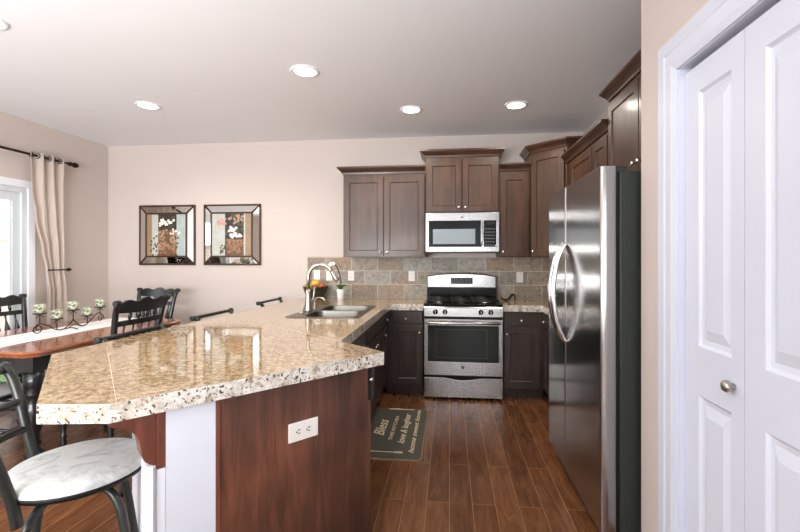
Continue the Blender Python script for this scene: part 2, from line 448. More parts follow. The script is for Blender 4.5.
# pantry wall with its door opening
DY0, DY1, DZ = -4.44, -3.16, 2.07
w = wall_grid([-5.3, DY0, DY1, YP], [0, DZ, CZ], {(1, 0)}, lambda u, v, w_: (XP+w_, u, v), 0.11)
setting('wall_pantry', w, M['wall'])
b_ = MB().box(XP+0.11, YP-0.11, 0, XR+0.12, YP, CZ); setting('wall_alcove', b_, M['wall'])
b_ = MB().box(XP+0.11, -5.3, 0, 3.5, -5.19, CZ); setting('wall_hall', b_, M['wall'])
b_ = MB().box(3.5, -9.5, 0, 3.62, -5.19, CZ); setting('wall_side', b_, M['wall'])
w = wall_grid([XL-0.14, -3.6, -1.0, 0.0, 2.6, 3.62], [0, 0.35, 2.55, CZ], {(1, 1), (3, 1)}, lambda u, v, w_: (u, -9.5-w_, v), 0.14)
setting('wall_rear', w, M['wall'])
for k, x in enumerate((-3.6, 0.0)):
    f = MB()
    for (x0, z0, x1, z1) in ((0, 0.35, 0.07, 2.55), (2.53, 0.35, 2.6, 2.55), (1.27, 0.42, 1.33, 2.48), (0.07, 0.35, 2.53, 0.42), (0.07, 2.48, 2.53, 2.55)):
        f.box(x+x0, -9.58, z0, x+x1, -9.5, z1)
    fo = setting('window_%d' % (k+2), f, M['white'])
    p = MB().box(x+0.07, -9.55, 0.42, x+2.53, -9.545, 2.48).build('pane', M['glass'], fo)
# baseboards
bp = [(0, 0), (0.012, 0), (0.012, 0.07), (0.005, 0.085), (0, 0.09)]
setting('baseboard_back', MB().sweep([(-1.42, 0.0), (XL, 0.0)][::-1], bp), M['white'])
setting('baseboard_left', MB().sweep([(XL, SY1+0.09), (XL, 0.0)], bp), M['white'])

# ceiling-mounted recessed lights
def downlight(x, y, label, power=58):
    o = thing('recessed_light', label, 'ceiling light', (x, y, CZ), 0, 'recessed ceiling lights')
    MB().lathe([(0.105, -0.001), (0.105, -0.006), (0.095, -0.010), (0.080, -0.008), (0.078, -0.002)], seg=28, cap=False).build('trim_ring', M['white'], o)
    MB().lathe([(0.001, -0.004), (0.079, -0.004), (0.079, -0.001), (0.001, -0.001)], seg=28).build('lens', M['lamp'], o)
    l = bpy.data.lights.new('lamp', 'SPOT'); l.energy = power; l.color = (1.0, 0.91, 0.79); l.spot_size = math.radians(162); l.spot_blend = 0.5; l.shadow_soft_size = 0.07
    lo = bpy.data.objects.new('lamp', l); COL.objects.link(lo); lo.parent = o; lo.location = (0, 0, -0.02)
downlight(-2.70, -1.265, 'round recessed ceiling light nearest the two framed pictures')
downlight(-1.055, -1.803, 'largest round recessed ceiling light, above the peninsula')
downlight(-0.353, -0.906, 'round recessed ceiling light above the microwave, left of the pair near the range')
downlight(0.595, -0.92, 'round recessed ceiling light nearest the corner cabinet, right of the pair near the range')
downlight(-2.66, -2.66, 'round recessed ceiling light cut off at the left photo edge')

# patio door in the left wall
d = bpy.data.objects.new('door_2', None); COL.objects.link(d); d['kind'] = 'structure'; d['label'] = 'white framed sliding patio door behind the cream curtain'
f = wall_grid([SY0, SY0+0.07, SY1-0.05, SY1], [0.0, 0.05, SZ-0.05, SZ], {(1, 1)}, lambda u, v, w_: (XL-w_, u, v), 0.12).build('door_frame', M['vinyl'], d)
def sash(y0, y1, xo):
    s_ = wall_grid([y0, y0+0.075, y1-0.075, y1], [0.05, 0.16, SZ-0.13, SZ-0.05], {(1, 1)}, lambda u, v, w_: (XL-xo-w_, u, v), 0.035).build('sash', M['vinyl'], d)
    MB().box(XL-xo-0.015, y0+0.07, 0.15, XL-xo-0.021, y1-0.07, SZ-0.125).build('pane', M['glass'], s_)
sash(-1.96, SY1-0.05, 0.02); sash(SY0+0.05, -1.9, 0.07)
cs = [(0, 0), (0.0, 0.016), (0.055, 0.02), (0.075, 0.012), (0.075, 0)]
cm = wall_grid([SY0-0.075, SY0, SY1, SY1+0.075], [0, SZ, SZ+0.075], {(1, 0)}, lambda u, v, w_: (XL+0.016-w_, u, v), 0.016)
setting('trim_1', cm, M['white'], bevel=0.004)

# pantry bifold door
cm = MB()
pc = [(0.0, 0.0), (0.0, 0.013), (0.02, 0.02), (0.045, 0.02), (0.05, 0.013), (0.06, 0.013), (0.065, 0.017), (0.1, 0.017), (0.1, 0.0)]
path = [(DY1, 0.0), (DY1, DZ), (DY0, DZ), (DY0, 0.0)]
P2 = [Vector(p) for p in path]; vs = []
offs = [(1, 0), (1, 1), (-1, 1), (-1, 0)]
for (p, o_) in zip(path, offs):
    for (a, hgt) in pc:
        a2 = a*1.3
        vs.append((XP-hgt, p[0]+a2*o_[0], p[1]+a2*o_[1]))
k = len(pc); fs = []
for i in range(3):
    for q in range(k):
        fs.append((i*k+q, (i+1)*k+q, (i+1)*k+(q+1) % k, i*k+(q+1) % k))
fs += [tuple(range(k)), tuple(range(3*k, 4*k))]
cm.add(vs, fs); cas = setting('trim_2', cm, M['door_white'])
jl = MB()
for (ya, yb) in ((DY1-0.003, DY1-0.0005), (DY0+0.0005, DY0+0.003)): jl.box(XP-0.004, ya, 0, XP+0.105, yb, DZ-0.003)
jl.box(XP-0.004, DY0+0.003, DZ-0.003, XP+0.105, DY1-0.003, DZ-0.0005)
jl.build('jamb_lining', M['door_white'], cas)
d = bpy.data.objects.new('door_1', None); COL.objects.link(d); d['kind'] = 'structure'; d['label'] = 'white panelled bifold pantry door'
MB().box(XP+0.045, DY0, DZ-0.03, XP+0.07, DY1, DZ).build('track', M['grey_dark'], d)
def leaf(y0, y1):
    """bifold leaf in the pantry wall plane, face towards -x, y0 > y1"""
    mb = MB(); xf = XP+0.018; dz1 = DZ-0.022; W = y0-y1
    # face as a grid with two recessed, raised-field panels
    zs = [(0.23, 0.89), (1.06, 1.955)]
    px0, px1 = 0.083, W-0.058
    def pt(u, z, dx): return (xf+dx, y0-u, z)
    us = [0, px0, px1, W]; zz = [0.012, zs[0][0], zs[0][1], zs[1][0], zs[1][1], dz1]
    vs = []; fs = []
    for z in zz:
        for u in us: vs.append(pt(u, z, 0))
    for j in range(5):
        for i in range(3):
            if i == 1 and j in (1, 3): continue
            a = j*4+i; fs.append((a, a+1, a+5, a+4))
    for j in (1, 3):
        ring0 = [j*4+1, j*4+2, (j+1)*4+2, (j+1)*4+1]
        z0, z1 = zz[j], zz[j+1]; prev = ring0
        for (ins, dx) in ((0.010, 0.010), (0.026, 0.012), (0.062, 0.002)):
            n = len(vs)
            vs += [pt(px0+ins*0.7, z0+ins, dx), pt(px1-ins*0.7, z0+ins, dx), pt(px1-ins*0.7, z1-ins, dx), pt(px0+ins*0.7, z1-ins, dx)]
            cur = [n, n+1, n+2, n+3]
            for q in range(4): fs.append((prev[q], prev[(q+1) % 4], cur[(q+1) % 4], cur[q]))
            prev = cur
        fs.append(tuple(prev))
    n = len(vs)
    vs += [pt(0, 0.012, 0.033), pt(W, 0.012, 0.033), pt(W, dz1, 0.033), pt(0, dz1, 0.033)]
    fs.append((n, n+3, n+2, n+1))
    fs.append((0, 1, 2, 3, n+1, n)); fs.append((20, 21, 22, 23, n+2, n+3))
    fs.append((0, 4, 8, 12, 16, 20, n+3, n)); fs.append((3, 7, 11, 15, 19, 23, n+2, n+1))
    mb.add(vs, fs); return mb.build('door_leaf', M['door_white'], d)
lf = [leaf(DY1-0.004-0.319*i-0.0015, DY1-0.004-0.319*(i+1)+0.0015) for i in range(4)]
for i in (0, 3):
    yk = -3.435 if i == 0 else DY0+DY1+3.435
    MB().lathe([(0.010, 0.0), (0.009, 0.006), (0.010, 0.010), (0.017, 0.016), (0.019, 0.024), (0.015, 0.031), (0.001, 0.034)], (XP+0.018, yk, 0.975), 20, Matrix.Rotation(-PI/2, 3, "Y")).build('knob', M['nickel'], lf[i])

# outside the patio door
b_ = MB().box(-14, -9, -0.12, XL-0.16, 6, -0.06); tag(setting('outdoor_ground', b_, M['grass']), 'lawn outside the patio door')
s_ = MB(); n = 26
pts = []
for i in range(n):
    z = i*0.17; pts += [(-8.0, z), (-8.03, z+0.169)]
poly = pts+[(-8.3, n*0.17), (-8.3, 0)]
vs = [(p[0], y, p[1]) for y in (-4, 7) for p in poly]; k = len(poly)
s_.add(vs, [(i, (i+1) % k, k+(i+1) % k, k+i) for i in range(k)])
o = s_.build('neighbour_house', M['siding']); tag(o, 'pale lap sided neighbouring house seen through the patio door', 'house')
fo = thing('fence', 'pinkish wooden board fence outside the patio door', 'fence', (-6.4, 0, 0))
for i in range(46):
    y = -3.6+i*0.19
    MB().prism([(-0.012, y), (0.012, y), (0.012, y+0.18), (-0.012, y+0.18)], -0.06, 1.62).build('board', M['fence'], fo)
for z in (0.4, 1.35): MB().box(-0.05, -3.6, z, -0.012, 5.1, z+0.09).build('rail', M['fence'], fo)
MB().box(-0.06, -3.6, 1.62, 0.05, 5.1, 1.66).build('cap_rail', M['fence'], fo)

# ------------------------------------------------------------------ cabinets
def knob(at, parent, out=(0, -1, 0), s=1.0):
    R = Vector((0, 0, 1)).rotation_difference(Vector(out)).to_matrix()
    prof = [(0.007, 0), (0.006, 0.010), (0.0125, 0.016), (0.0145, 0.021), (0.011, 0.027), (0.001, 0.029)]
    return MB().lathe([(r*s, z*s) for r, z in prof], at, 14, R).build('knob', M['knob'], parent)
CROWN = [(0.0, 0.0), (0.012, 0.0), (0.016, 0.016), (0.030, 0.034), (0.046, 0.048), (0.050, 0.056), (0.058, 0.058), (0.058, 0.075), (0.0, 0.075)]

def wall_cabinet(label, loc, rz, w, z0, z1, doors, depth=0.335, crown='both', group='dark wood wall cabinets', knobz=None):
    """doors: list of (x0, x1, knob_x). local front face frame at y=0, doors in front"""
    o = thing('wall_cabinet', label, 'cabinet', (loc[0], loc[1], z0), rz, group); h = z1-z0
    MB().box(0.001, 0, 0, w-0.001, depth-0.003, h).build('cabinet_body', M['cab'], o, 0.002)
    for (a, b2, kx) in doors:
        dr = MB().door(a, 0.012, b2, h-0.035, -0.02).build('door', M['cab'], o)
        if kx is not None: knob((kx, -0.02, 0.055 if knobz is None else knobz), dr)
    if crown:
        p = [(0, 0), (w, 0)]
        if crown in ('both', 'left'): p = [(0, depth-0.004)]+p
        if crown in ('both', 'right'): p = p+[(w, depth-0.004)]
        MB().sweep(p, CROWN, z=h-0.002).build('crown_moulding', M['crown'], o)
    return o
YF = -0.335
wall_cabinet('dark wood two-door wall cabinet left of the microwave above the slate backsplash', (-1.137, YF), 0, 0.885, 1.375, 2.268,
             [(0.012, 0.436, 0.405), (0.446, 0.873, 0.478)], crown='left')
wall_cabinet('raised dark wood two-door wall cabinet directly above the microwave', (-0.248, YF-0.012), 0, 0.757, 1.838, 2.425,
             [(0.012, 0.374, 0.343), (0.383, 0.745, 0.414)], depth=0.347)
wall_cabinet('narrow one-door dark wood wall cabinet between microwave and corner cabinet', (0.513, YF), 0, 0.312, 1.375, 2.268,
             [(0.012, 0.292, 0.036)], crown=None)
nc = [o for o in COL.objects if o.name == 'wall_cabinet.002'][0]
MB().sweep([(0.0, 0), (0.312, 0)], CROWN, z=2.268-1.375-0.002).build('crown_moulding', M['crown'], nc)

# diagonal corner cabinet
o = thing('corner_wall_cabinet', 'tall diagonal dark wood corner wall cabinet with one door', 'cabinet', (0.83, -0.335, 1.375), 0, 'dark wood wall cabinets')
h = 2.442-1.375
poly = [(0.0, 0.332), (0.0, 0.0), (0.285, -0.285), (0.617, -0.285), (0.617, 0.332)]
MB().prism(poly, 0, h).build('cabinet_body', M['cab'], o, 0.002)
dd = MB(); dd.M = Matrix.Rotation(-PI/4, 4, 'Z')
dl = 0.285*math.sqrt(2)
dd.door(0.018, 0.012, dl-0.018, h-0.03, -0.02)
dr = dd.build('door', M['cab'], o)
kk = Matrix.Rotation(-PI/4, 3, 'Z') @ Vector((0.05, -0.02, 0.06)); knob(kk, dr, (-0.707, -0.707, 0))
MB().sweep([(0, 0.33), (0, 0), (0.285, -0.285), (0.615, -0.285)], CROWN, z=h-0.002).build('crown_moulding', M['crown'], o)

# right wall, facing -x
XF = 1.115
wall_cabinet('dark wood wall cabinet on the right wall beside the corner cabinet', (XF, -0.625), -PI/2, 0.775, 1.375, 2.268,
             [(0.18, 0.765, 0.735)], crown=None)
wall_cabinet('narrow dark wood wall cabinet on the right wall next to the raised refrigerator cabinet', (XF, -1.402), -PI/2, 0.325, 1.375, 2.268,
             [(0.010, 0.312, 0.03)], crown=None)
rc = [o for o in COL.objects if o.name == 'wall_cabinet.003'][0]
MB().sweep([(0.0, 0), (0.775, 0)], CROWN, z=2.268-1.375-0.002).build('crown_moulding', M['crown'], rc)
rc = [o for o in COL.objects if o.name == 'wall_cabinet.004'][0]
MB().sweep([(0.0, 0), (0.325, 0)], CROWN, z=2.268-1.375-0.002).build('crown_moulding', M['crown'], rc)
wall_cabinet('raised dark wood two-door cabinet over the refrigerator', (XF, -1.73), -PI/2, 0.99, 1.86, 2.462,
             [(0.012, 0.488, 0.455), (0.498, 0.975, 0.528)], crown='left', knobz=0.07)

def base_cabinet(label, loc, rz, w, fronts, depth=0.60, toe=True, name='base_cabinet', group='dark wood base cabinets', open_top=False):
    """fronts: ('drawer'|'door', x0, x1, z0, z1, knob_x, knob_z)"""
    o = thing(name, label, 'cabinet', (loc[0], loc[1], 0), rz, group)
    if open_top:
        MB().box(0.001, 0, 0.10, w-0.001, depth, 0.70).build('cabinet_body', M['cab_base'], o, 0.002)
        MB().box(0.001, 0, 0.701, w-0.001, 0.025, 0.852).build('front_rail', M['cab_base'], o)
    else: MB().box(0.001, 0, 0.10, w-0.001, depth, 0.852).build('cabinet_body', M['cab_base'], o, 0.002)
    MB().box(0.001, 0.06, 0.0, w-0.001, depth, 0.10).build('toe_kick', M['cab_base'], o)
    for (kind, a, b2, z0, z1, kx, kz) in fronts:
        if kind == 'drawer':
            f = MB().box(a, -0.02, z0, b2, 0, z1).build('drawer', M['cab_base'], o, 0.004)
        else:
            f = MB().door(a, z0, b2, z1, -0.02, dep=0.008).build('door', M['cab_base'], o)
        if kx is not None: knob((kx, -0.02, kz), f)
    return o
base_cabinet('dark wood base cabinet with drawer and door left of the range', (-0.640, -0.61), 0, 0.383,
             [('drawer', 0.075, 0.373, 0.715, 0.838, 0.212, 0.765), ('door', 0.075, 0.373, 0.115, 0.70, 0.347, 0.632)])
base_cabinet('dark wood base cabinet with drawer and door right of the range', (0.517, -0.61), 0, 0.388,
             [('drawer', 0.010, 0.345, 0.715, 0.838, 0.172, 0.765), ('door', 0.010, 0.345, 0.115, 0.70, 0.035, 0.632)])
base_cabinet('dark wood base cabinet on the right wall beside the refrigerator', (0.915, -0.615), -PI/2, 1.10,
             [('drawer', 0.03, 0.54, 0.715, 0.838, 0.10, 0.765), ('door', 0.03, 0.54, 0.115, 0.70, 0.5, 0.632), ('drawer', 0.56, 1.08, 0.715, 0.838, 0.8, 0.765), ('door', 0.56, 1.08, 0.115, 0.70, 0.6, 0.632)], depth=0.53)
# left leg faces +x : local x runs to +y
base_cabinet('dark wood corner base cabinet at the inner corner beside the sink cabinet', (-0.64, -0.875), PI/2, 0.262,
             [('drawer', 0.012, 0.225, 0.715, 0.838, 0.155, 0.765), ('door', 0.012, 0.225, 0.115, 0.70, 0.035, 0.632)], depth=0.585)
base_cabinet('dark wood sink base cabinet with two doors under the double sink', (-0.64, -1.785), PI/2, 0.908,
             [('drawer', 0.012, 0.896, 0.715, 0.838, None, 0), ('door', 0.012, 0.449, 0.115, 0.70, 0.415, 0.632), ('door', 0.459, 0.896, 0.115, 0.70, 0.495, 0.632)], depth=0.585, open_top=True)

# dishwasher
o = thing('dishwasher', 'black and stainless dishwasher under the peninsula counter', 'dishwasher', (-0.64, -2.395, 0), PI/2)
MB().box(0.003, 0.0, 0.10, 0.603, 0.56, 0.85).build('tub_body', M['black_matte'], o)
MB().box(0.006, -0.03, 0.11, 0.600, 0, 0.70).build('door', M['black'], o, 0.004)
cp = MB().box(0.006, -0.035, 0.71, 0.600, 0, 0.845).build('control_panel', M['steel'], o, 0.004)
MB().tube([(0.06, -0.035, 0.735), (0.06, -0.065, 0.735), (0.54, -0.065, 0.735), (0.54, -0.035, 0.735)], 0.009).build('handle', M['steel'], o)
MB().box(0.003, 0.065, 0.0, 0.603, 0.5, 0.10).build('kick_plate', M['black_matte'], o)

# flared peninsula end
e = Vector((0.667, 0.745)); mv = Vector((0.745, -0.667))
E0 = Vector((-0.315, -2.80)); PL = E0-mv*0.03
def at_end(s, dn=0.0):
    """point on the end face plane: s metres along the counter edge from its kitchen corner, dn outward"""
    p = PL+e*s+mv*dn; return (p.x, p.y)
Q1 = Vector(at_end(-0.776)); Q2 = Vector(at_end(-0.056)); P0 = Vector(at_end(-0.941))
def along(p, x):
    t_ = (x-p.x)/(-mv.x); return (x, p.y+t_*(-mv.y)*1.0)
R_ = along(Q1, -1.245); S_ = along(P0, -1.40)
th = math.atan2(e.y, e.x)
o = thing('peninsula_end_cabinet', 'dark wood peninsula end cabinet with reddish end panel facing the camera', 'cabinet', (0, 0, 0), 0, 'dark wood base cabinets')
q1i = Q1-mv*0.02; q2i = Q2-mv*0.02
fl = Q2-mv*0.34
poly = [(q1i.x, q1i.y), (q2i.x, q2i.y), (fl.x, fl.y), (-0.665, -2.40), (-1.225, -2.40), (-1.225, R_[1]-0.012)]
MB().prism(poly, 0.0, 0.852).build('cabinet_body', M['cab_base'], o)
ep = MB(); ep.M = Matrix.Translation((Q1.x, Q1.y, 0)) @ Matrix.Rotation(th, 4, 'Z')
ep.box(0.001, 0, 0.0, 0.72, 0.02, 0.852); ep.build('end_panel', M['panel'], o, 0.002)
st = MB(); st.M = ep.M.copy(); st.box(0.001, -0.004, 0.0, 0.014, 0.0, 0.852); st.build('scribe_strip', M['red_wood'], o)
dw = MB(); dw.M = ep.M.copy(); dw.box(0.721, 0.004, 0.685, 0.745, 0.30, 0.845); dwo = dw.build('drawer', M['grey_dark'], o, 0.002)
kp = ep.M @ Vector((0.712, -0.001, 0.79)); knob(kp, dwo, (mv.x, mv.y, 0), 0.75)
sl = MB(); sl.M = ep.M.copy(); sl.box(0.700, -0.0015, 0.688, 0.7205, 0.001, 0.85); sl.build('recess_shade', M['dark_gap'], o)  # near-black strip on the panel paints the shade of a recess; nothing is cut

# half wall behind the cabinets
poly = [(P0.x, P0.y), (Q1.x-0.0005, Q1.y-0.0005), R_, (-1.245, -0.003), (-1.40, -0.003), S_]
setting('wall_peninsula', MB().prism(poly, 0, 0.852), M['drywall'])

def outlet_plate(label, M4, w, h, kind, group='white wall plates on the slate backsplash'):
    o = thing('outlet' if kind == 'outlet' else 'light_switch', label, 'outlet' if kind == 'outlet' else 'light switch', M4.to_translation(), M4.to_euler().z, group)
    MB().box(-w/2, -0.006, -h/2, w/2, 0, h/2).build('cover_plate', M['white_plastic'], o, 0.003)
    return o
Tm = ep.M @ Matrix.Translation((0.3575, 0, 0.6415))
o = outlet_plate('white horizontal duplex outlet on the reddish wood end panel', Tm, 0.139, 0.080, 'outlet', None)
for sx_ in (-0.0235, 0.0235):
    r = MB().lathe([(0.017, 0), (0.017, 0.001), (0.001, 0.001)], (sx_, -0.006, 0), 18, RX, smooth=False).build('receptacle', M['white_plastic'], o)
    s_ = MB(); s_.box(sx_-0.005, -0.0076, 0.005, sx_+0.006, -0.0065, 0.009); s_.box(sx_-0.004, -0.0076, -0.009, sx_+0.005, -0.0065, -0.005)
    s_.lathe([(0.0035, 0), (0.0035, 0.0008)], (sx_-0.010, -0.0068, 0), 8, RX)
    s_.build('slots', M['dark_gap'], r)

# corbel and its backing on the dining face of the half wall
Cf = Matrix.Translation((P0.x, P0.y, 0)) @ Matrix.Rotation(th, 4, 'Z')    # local -x points to the dining side, -y to the camera
pb = MB(); pb.M = Cf.copy(); pb.box(-0.028, 0.0, 0.655, -0.0005, 0.20, 0.851)
o = pb.build('corbel_backing_board', M['red_wood'], None, 0.002); tag(o, 'red-brown backing board behind the corbel under the counter overhang', 'board')
cb = MB(); cb.M = Cf.copy() @ Matrix.Translation((-0.0285, 0, 0)) @ Matrix.Rotation(PI/2, 4, 'X')
prof = [(0, 0.850), (0, 0.665), (-0.020, 0.675), (-0.034, 0.690), (-0.043, 0.712), (-0.046, 0.735), (-0.050, 0.758), (-0.060, 0.785), (-0.080, 0.808), (-0.105, 0.820), (-0.125, 0.826), (-0.135, 0.836), (-0.135, 0.850)]
cb.prism(prof, -0.075, -0.004)
o = cb.build('corbel', M['red_wood'], None, 0.002); tag(o, 'curved red-brown wooden corbel holding up the granite overhang', 'corbel')
wp = MB(); wp.M = Cf.copy(); wp.box(-0.028, 0, 0, -0.0005, 0.20, 0.652)
o = wp.build('trim_3', M['white'], None, 0.002); struct(o)
pp = MB(); pp.M = Cf.copy()
pp.prism([(-0.029, 0.002), (-0.042, -0.012), (-0.057, 0.0), (-0.057, 0.09), (-0.029, 0.09)], 0.0, 0.668)
o = pp.build('trim_4', M['white'], None, 0.003); struct(o)

# ------------------------------------------------------------------ countertops
outer = [(-1.655, -0.004), (-1.80, -1.95), (-1.868, -3.02), (-1.275, -3.652), (-1.055, -3.622), (-0.315, -2.80), (-0.592, -2.555), (-0.589, -0.652), (-0.252, -0.652), (-0.252, -0.004)]
hole = [(-1.145, -1.685), (-0.705, -1.685), (-0.705, -0.885), (-1.145, -0.885)]
def counter(name, outer, hole, label, group):
    o = thing(name, label, 'countertop', (0, 0, 0), 0, group)
    mb = MB(); loops = [outer]+([hole] if hole else [])
    tris = geometry.tessellate_polygon([[Vector((x, y, 0)) for x, y in l] for l in loops])
    flat = [p for l in loops for p in l]; n = len(flat)
    vs = [(x, y, 0.914) for x, y in flat]+[(x, y, 0.853) for x, y in flat]
    mb.add(vs, list(tris)+[tuple(i+n for i in t_)[::-1] for t_ in tris], False, 0)
    st_ = 0
    for l in loops:
        k = len(l)
        for i in range(k):
            a = st_+i; b2 = st_+(i+1) % k
            mb.f.append([a, b2, b2+n, a+n]); mb.sm.append(False); mb.mi.append(1)
        st_ += k
    mb.build('slab', [M['granite'], M['granite_edge']], o)
    return o
ct = counter('countertop', outer, hole, 'large gold granite countertop running from the back wall to the flared peninsula end', 'granite countertops')
def strip(x0, y0, x1, y1, z0=0.9135, z1=0.9146, wd=0.0022):
    a = Vector((x0, y0)); b2 = Vector((x1, y1)); n_ = (b2-a).normalized(); n_ = Vector((-n_.y, n_.x))*wd/2
    return MB().prism([(a-n_)[:], (b2-n_)[:], (b2+n_)[:], (a+n_)[:]], z0, z1)
strip(-1.74, -2.84, -1.045, -3.605).build('joint', M['grout'], ct)
strip(-1.10, -2.16, -0.592, -2.555).build('joint', M['grout'], ct)
counter('countertop', [(0.513, -0.004), (1.447, -0.004), (1.447, -1.715), (0.885, -1.715), (0.885, -0.652), (0.513, -0.652)], None,
        'short gold granite countertop right of the range with a brown ornament on it', 'granite countertops')

# slate backsplash
bs = MB().box(-1.64, -0.012, 0.9145, 1.447, -0.001, 1.374)
tb = thing('tile_backsplash', 'slate tile backsplash along the back wall under the wall cabinets', 'backsplash', (0, 0, 0))
bs.build('tile_field', M['slate'], tb)
MB().box(-1.652, -0.014, 0.9145, -1.640, -0.001, 1.385).build('edge_trim', M['grout'], tb)
MB().box(-1.640, -0.014, 1.374, -1.14, -0.001, 1.385).build('edge_trim', M['grout'], tb)
def plate(x, z, label, kind, w=0.072, h=0.115):
    o = outlet_plate(label, Matrix.Translation((x, -0.0125, z)), w, h, kind)
    if kind == 'outlet':
        for dz in (-0.02, 0.02):
            r = MB().box(-0.016, -0.0085, dz-0.014, 0.016, -0.006, dz+0.014).build('receptacle', M['white_plastic'], o, 0.002)
            s_ = MB().box(-0.007, -0.0095, dz-0.004, -0.005, -0.0084, dz+0.006); s_.box(0.005, -0.0095, dz-0.004, 0.007, -0.0084, dz+0.006); s_.build('slots', M['dark_gap'], r)
    else:
        MB().box(-0.016, -0.010, -0.032, 0.016, -0.006, 0.032).build('rocker', M['white_plastic'], o, 0.002)
plate(-1.53, 1.172, 'white light switch on the slate just above the fruit bowl', 'switch')
plate(-1.385, 1.165, 'white light switch on the slate behind the faucet spout', 'switch')
plate(-1.125, 1.165, 'white outlet on the slate just right of the potted orchid', 'outlet')
plate(-0.425, 1.163, 'white outlet on the slate immediately left of the range', 'outlet')
plate(0.772, 1.155, 'white light switch on the slate right of the range', 'switch')

# ------------------------------------------------------------------ range
o = thing('gas_range', 'stainless gas range with black oven window between the base cabinets', 'range', (-0.246, -0.66, 0))
W = 0.753
MB().box(0.002, 0.0, 0.02, W, 0.64, 0.905).build('body', M['black_matte'], o)
MB().box(0.0, -0.02, 0.906, W+0.002, 0.56, 0.922).build('cooktop', M['black'], o, 0.004)
cp = MB(); prof = [(-0.03, 0.800), (-0.028, 0.885), (-0.01, 0.903), (0.03, 0.903), (0.03, 0.800)]
cp.M = Matrix(((0, 0, 1, 0), (1, 0, 0, 0), (0, 1, 0, 0), (0, 0, 0, 1)))
cp.prism(prof, 0.0, W+0.002); cpo = cp.build('control_panel', M['steel'], o, 0.003)
for x in (0.112, 0.204, 0.548, 0.640):
    kb = MB().lathe([(0.023, 0), (0.025, 0.004), (0.021, 0.012), (0.018, 0.028), (0.016, 0.032), (0.001, 0.032)], (x, -0.028, 0.846), 18, RX).build('burner_knob', M['black'], o)
    MB().box(x-0.003, -0.066, 0.830, x+0.003, -0.055, 0.862).build('grip', M['steel'], kb)
od = wall_grid([0.002, 0.040, W-0.040, W], [0.235, 0.365, 0.715, 0.778], {(1, 1)}, lambda u, v, w_: (u, -0.035+w_, v), 0.034)
odo = od.build('oven_door', M['steel'], o, 0.003)
gw = MB().box(0.038, -0.030, 0.363, W-0.038, -0.018, 0.717).build('oven_window', M['oven_glass'], odo)
fr = wall_grid([0.115, 0.122, W-0.152, W-0.145], [0.40, 0.407, 0.675, 0.682], {(1, 1)}, lambda u, v, w_: (u, -0.0305+w_, v), 0.002).build('window_outline', M['oven_line'], odo)
hp = [(0.03, -0.035, 0.745), (0.035, -0.075, 0.745), (0.06, -0.085, 0.745), (W-0.06, -0.085, 0.745), (W-0.035, -0.075, 0.745), (W-0.03, -0.035, 0.745)]
MB().tube(hp, 0.013, 12).build('handle', M['steel'], odo)
bd = MB().lathe([(0.001, 0), (0.017, 0), (0.017, 0.003), (0.001, 0.0032)], (0.374, -0.035, 0.316), 22, RX).build('badge', M['black'], odo)
MB().tube([(0.374+0.011*math.cos(a), -0.0385, 0.316+0.011*math.sin(a)) for a in [2*PI*i/20 for i in range(20)]], 0.0014, 6, True).build('badge_ring', M['nickel'], bd)
MB().tube([(0.374+(0.003+0.001*i)*math.cos(i*1.0), -0.0385, 0.316+(0.002+0.0008*i)*math.sin(i*1.0)) for i in range(7)], 0.0011, 6).build('badge_script', M['nickel'], bd)
# storage drawer with a dipped top edge
top = [(0.002, 0.212)]+[(0.21+0.33*i/16, 0.212-0.022*math.sin(PI*i/16)) for i in range(17)]+[(W, 0.212)]
dp = MB(); dp.M = Matrix(((1, 0, 0, 0), (0, 0, -1, 0), (0, 1, 0, 0), (0, 0, 0, 1)))
dp.prism([(0.002, 0.022)]+top+[(W, 0.022)], 0.002, 0.034); dp.build('storage_drawer', M['steel'], o, 0.003)
for x in (0.05, W-0.05): MB().lathe([(0.015, 0), (0.015, 0.02)], (x, 0.05, 0.0), 10).build('foot', M['black_matte'], o)
# backguard
gp = [(0.0, 0.922), (0.0, 1.168)]+[(0.12+0.517*i/10, 1.19+0.012*math.sin(PI*i/10)) for i in range(11)]+[(W, 1.168), (W, 0.922)]
bg = MB(); bg.M = Matrix(((1, 0, 0, 0), (0, 0, -1, 0.560), (0, 1, 0, 0), (0, 0, 0, 1))); bg.prism(gp, -0.07, 0.0); bgo = bg.build('backguard', M['black'], o, 0.004)
sp_ = [(0.006, 1.045), (0.006, 1.163)]+[(0.12+0.517*i/10, 1.183+0.012*math.sin(PI*i/10)) for i in range(11)]+[(W-0.006, 1.163), (W-0.006, 1.045)]
bg = MB(); bg.M = Matrix(((1, 0, 0, 0), (0, 0, -1, 0.560), (0, 1, 0, 0), (0, 0, 0, 1))); bg.prism(sp_, -0.002, 0.012); sg = bg.build('steel_fascia', M['steel'], bgo, 0.004)
MB().box(0.262, 0.542, 1.083, 0.498, 0.549, 1.152).build('control_display', M['black'], bgo)
for i in range(9):
    for j in range(3):
        if 3 <= i <= 5 and j == 2: continue
        MB().box(0.272+i*0.0245, 0.5412, 1.090+j*0.021, 0.272+i*0.0245+0.015, 0.5421, 1.090+j*0.021+0.010).build('key', M['key_grey'], bgo)
MB().box(0.35, 0.5412, 1.128, 0.41, 0.5421, 1.146).build('clock', M['oven_glass'], bgo)
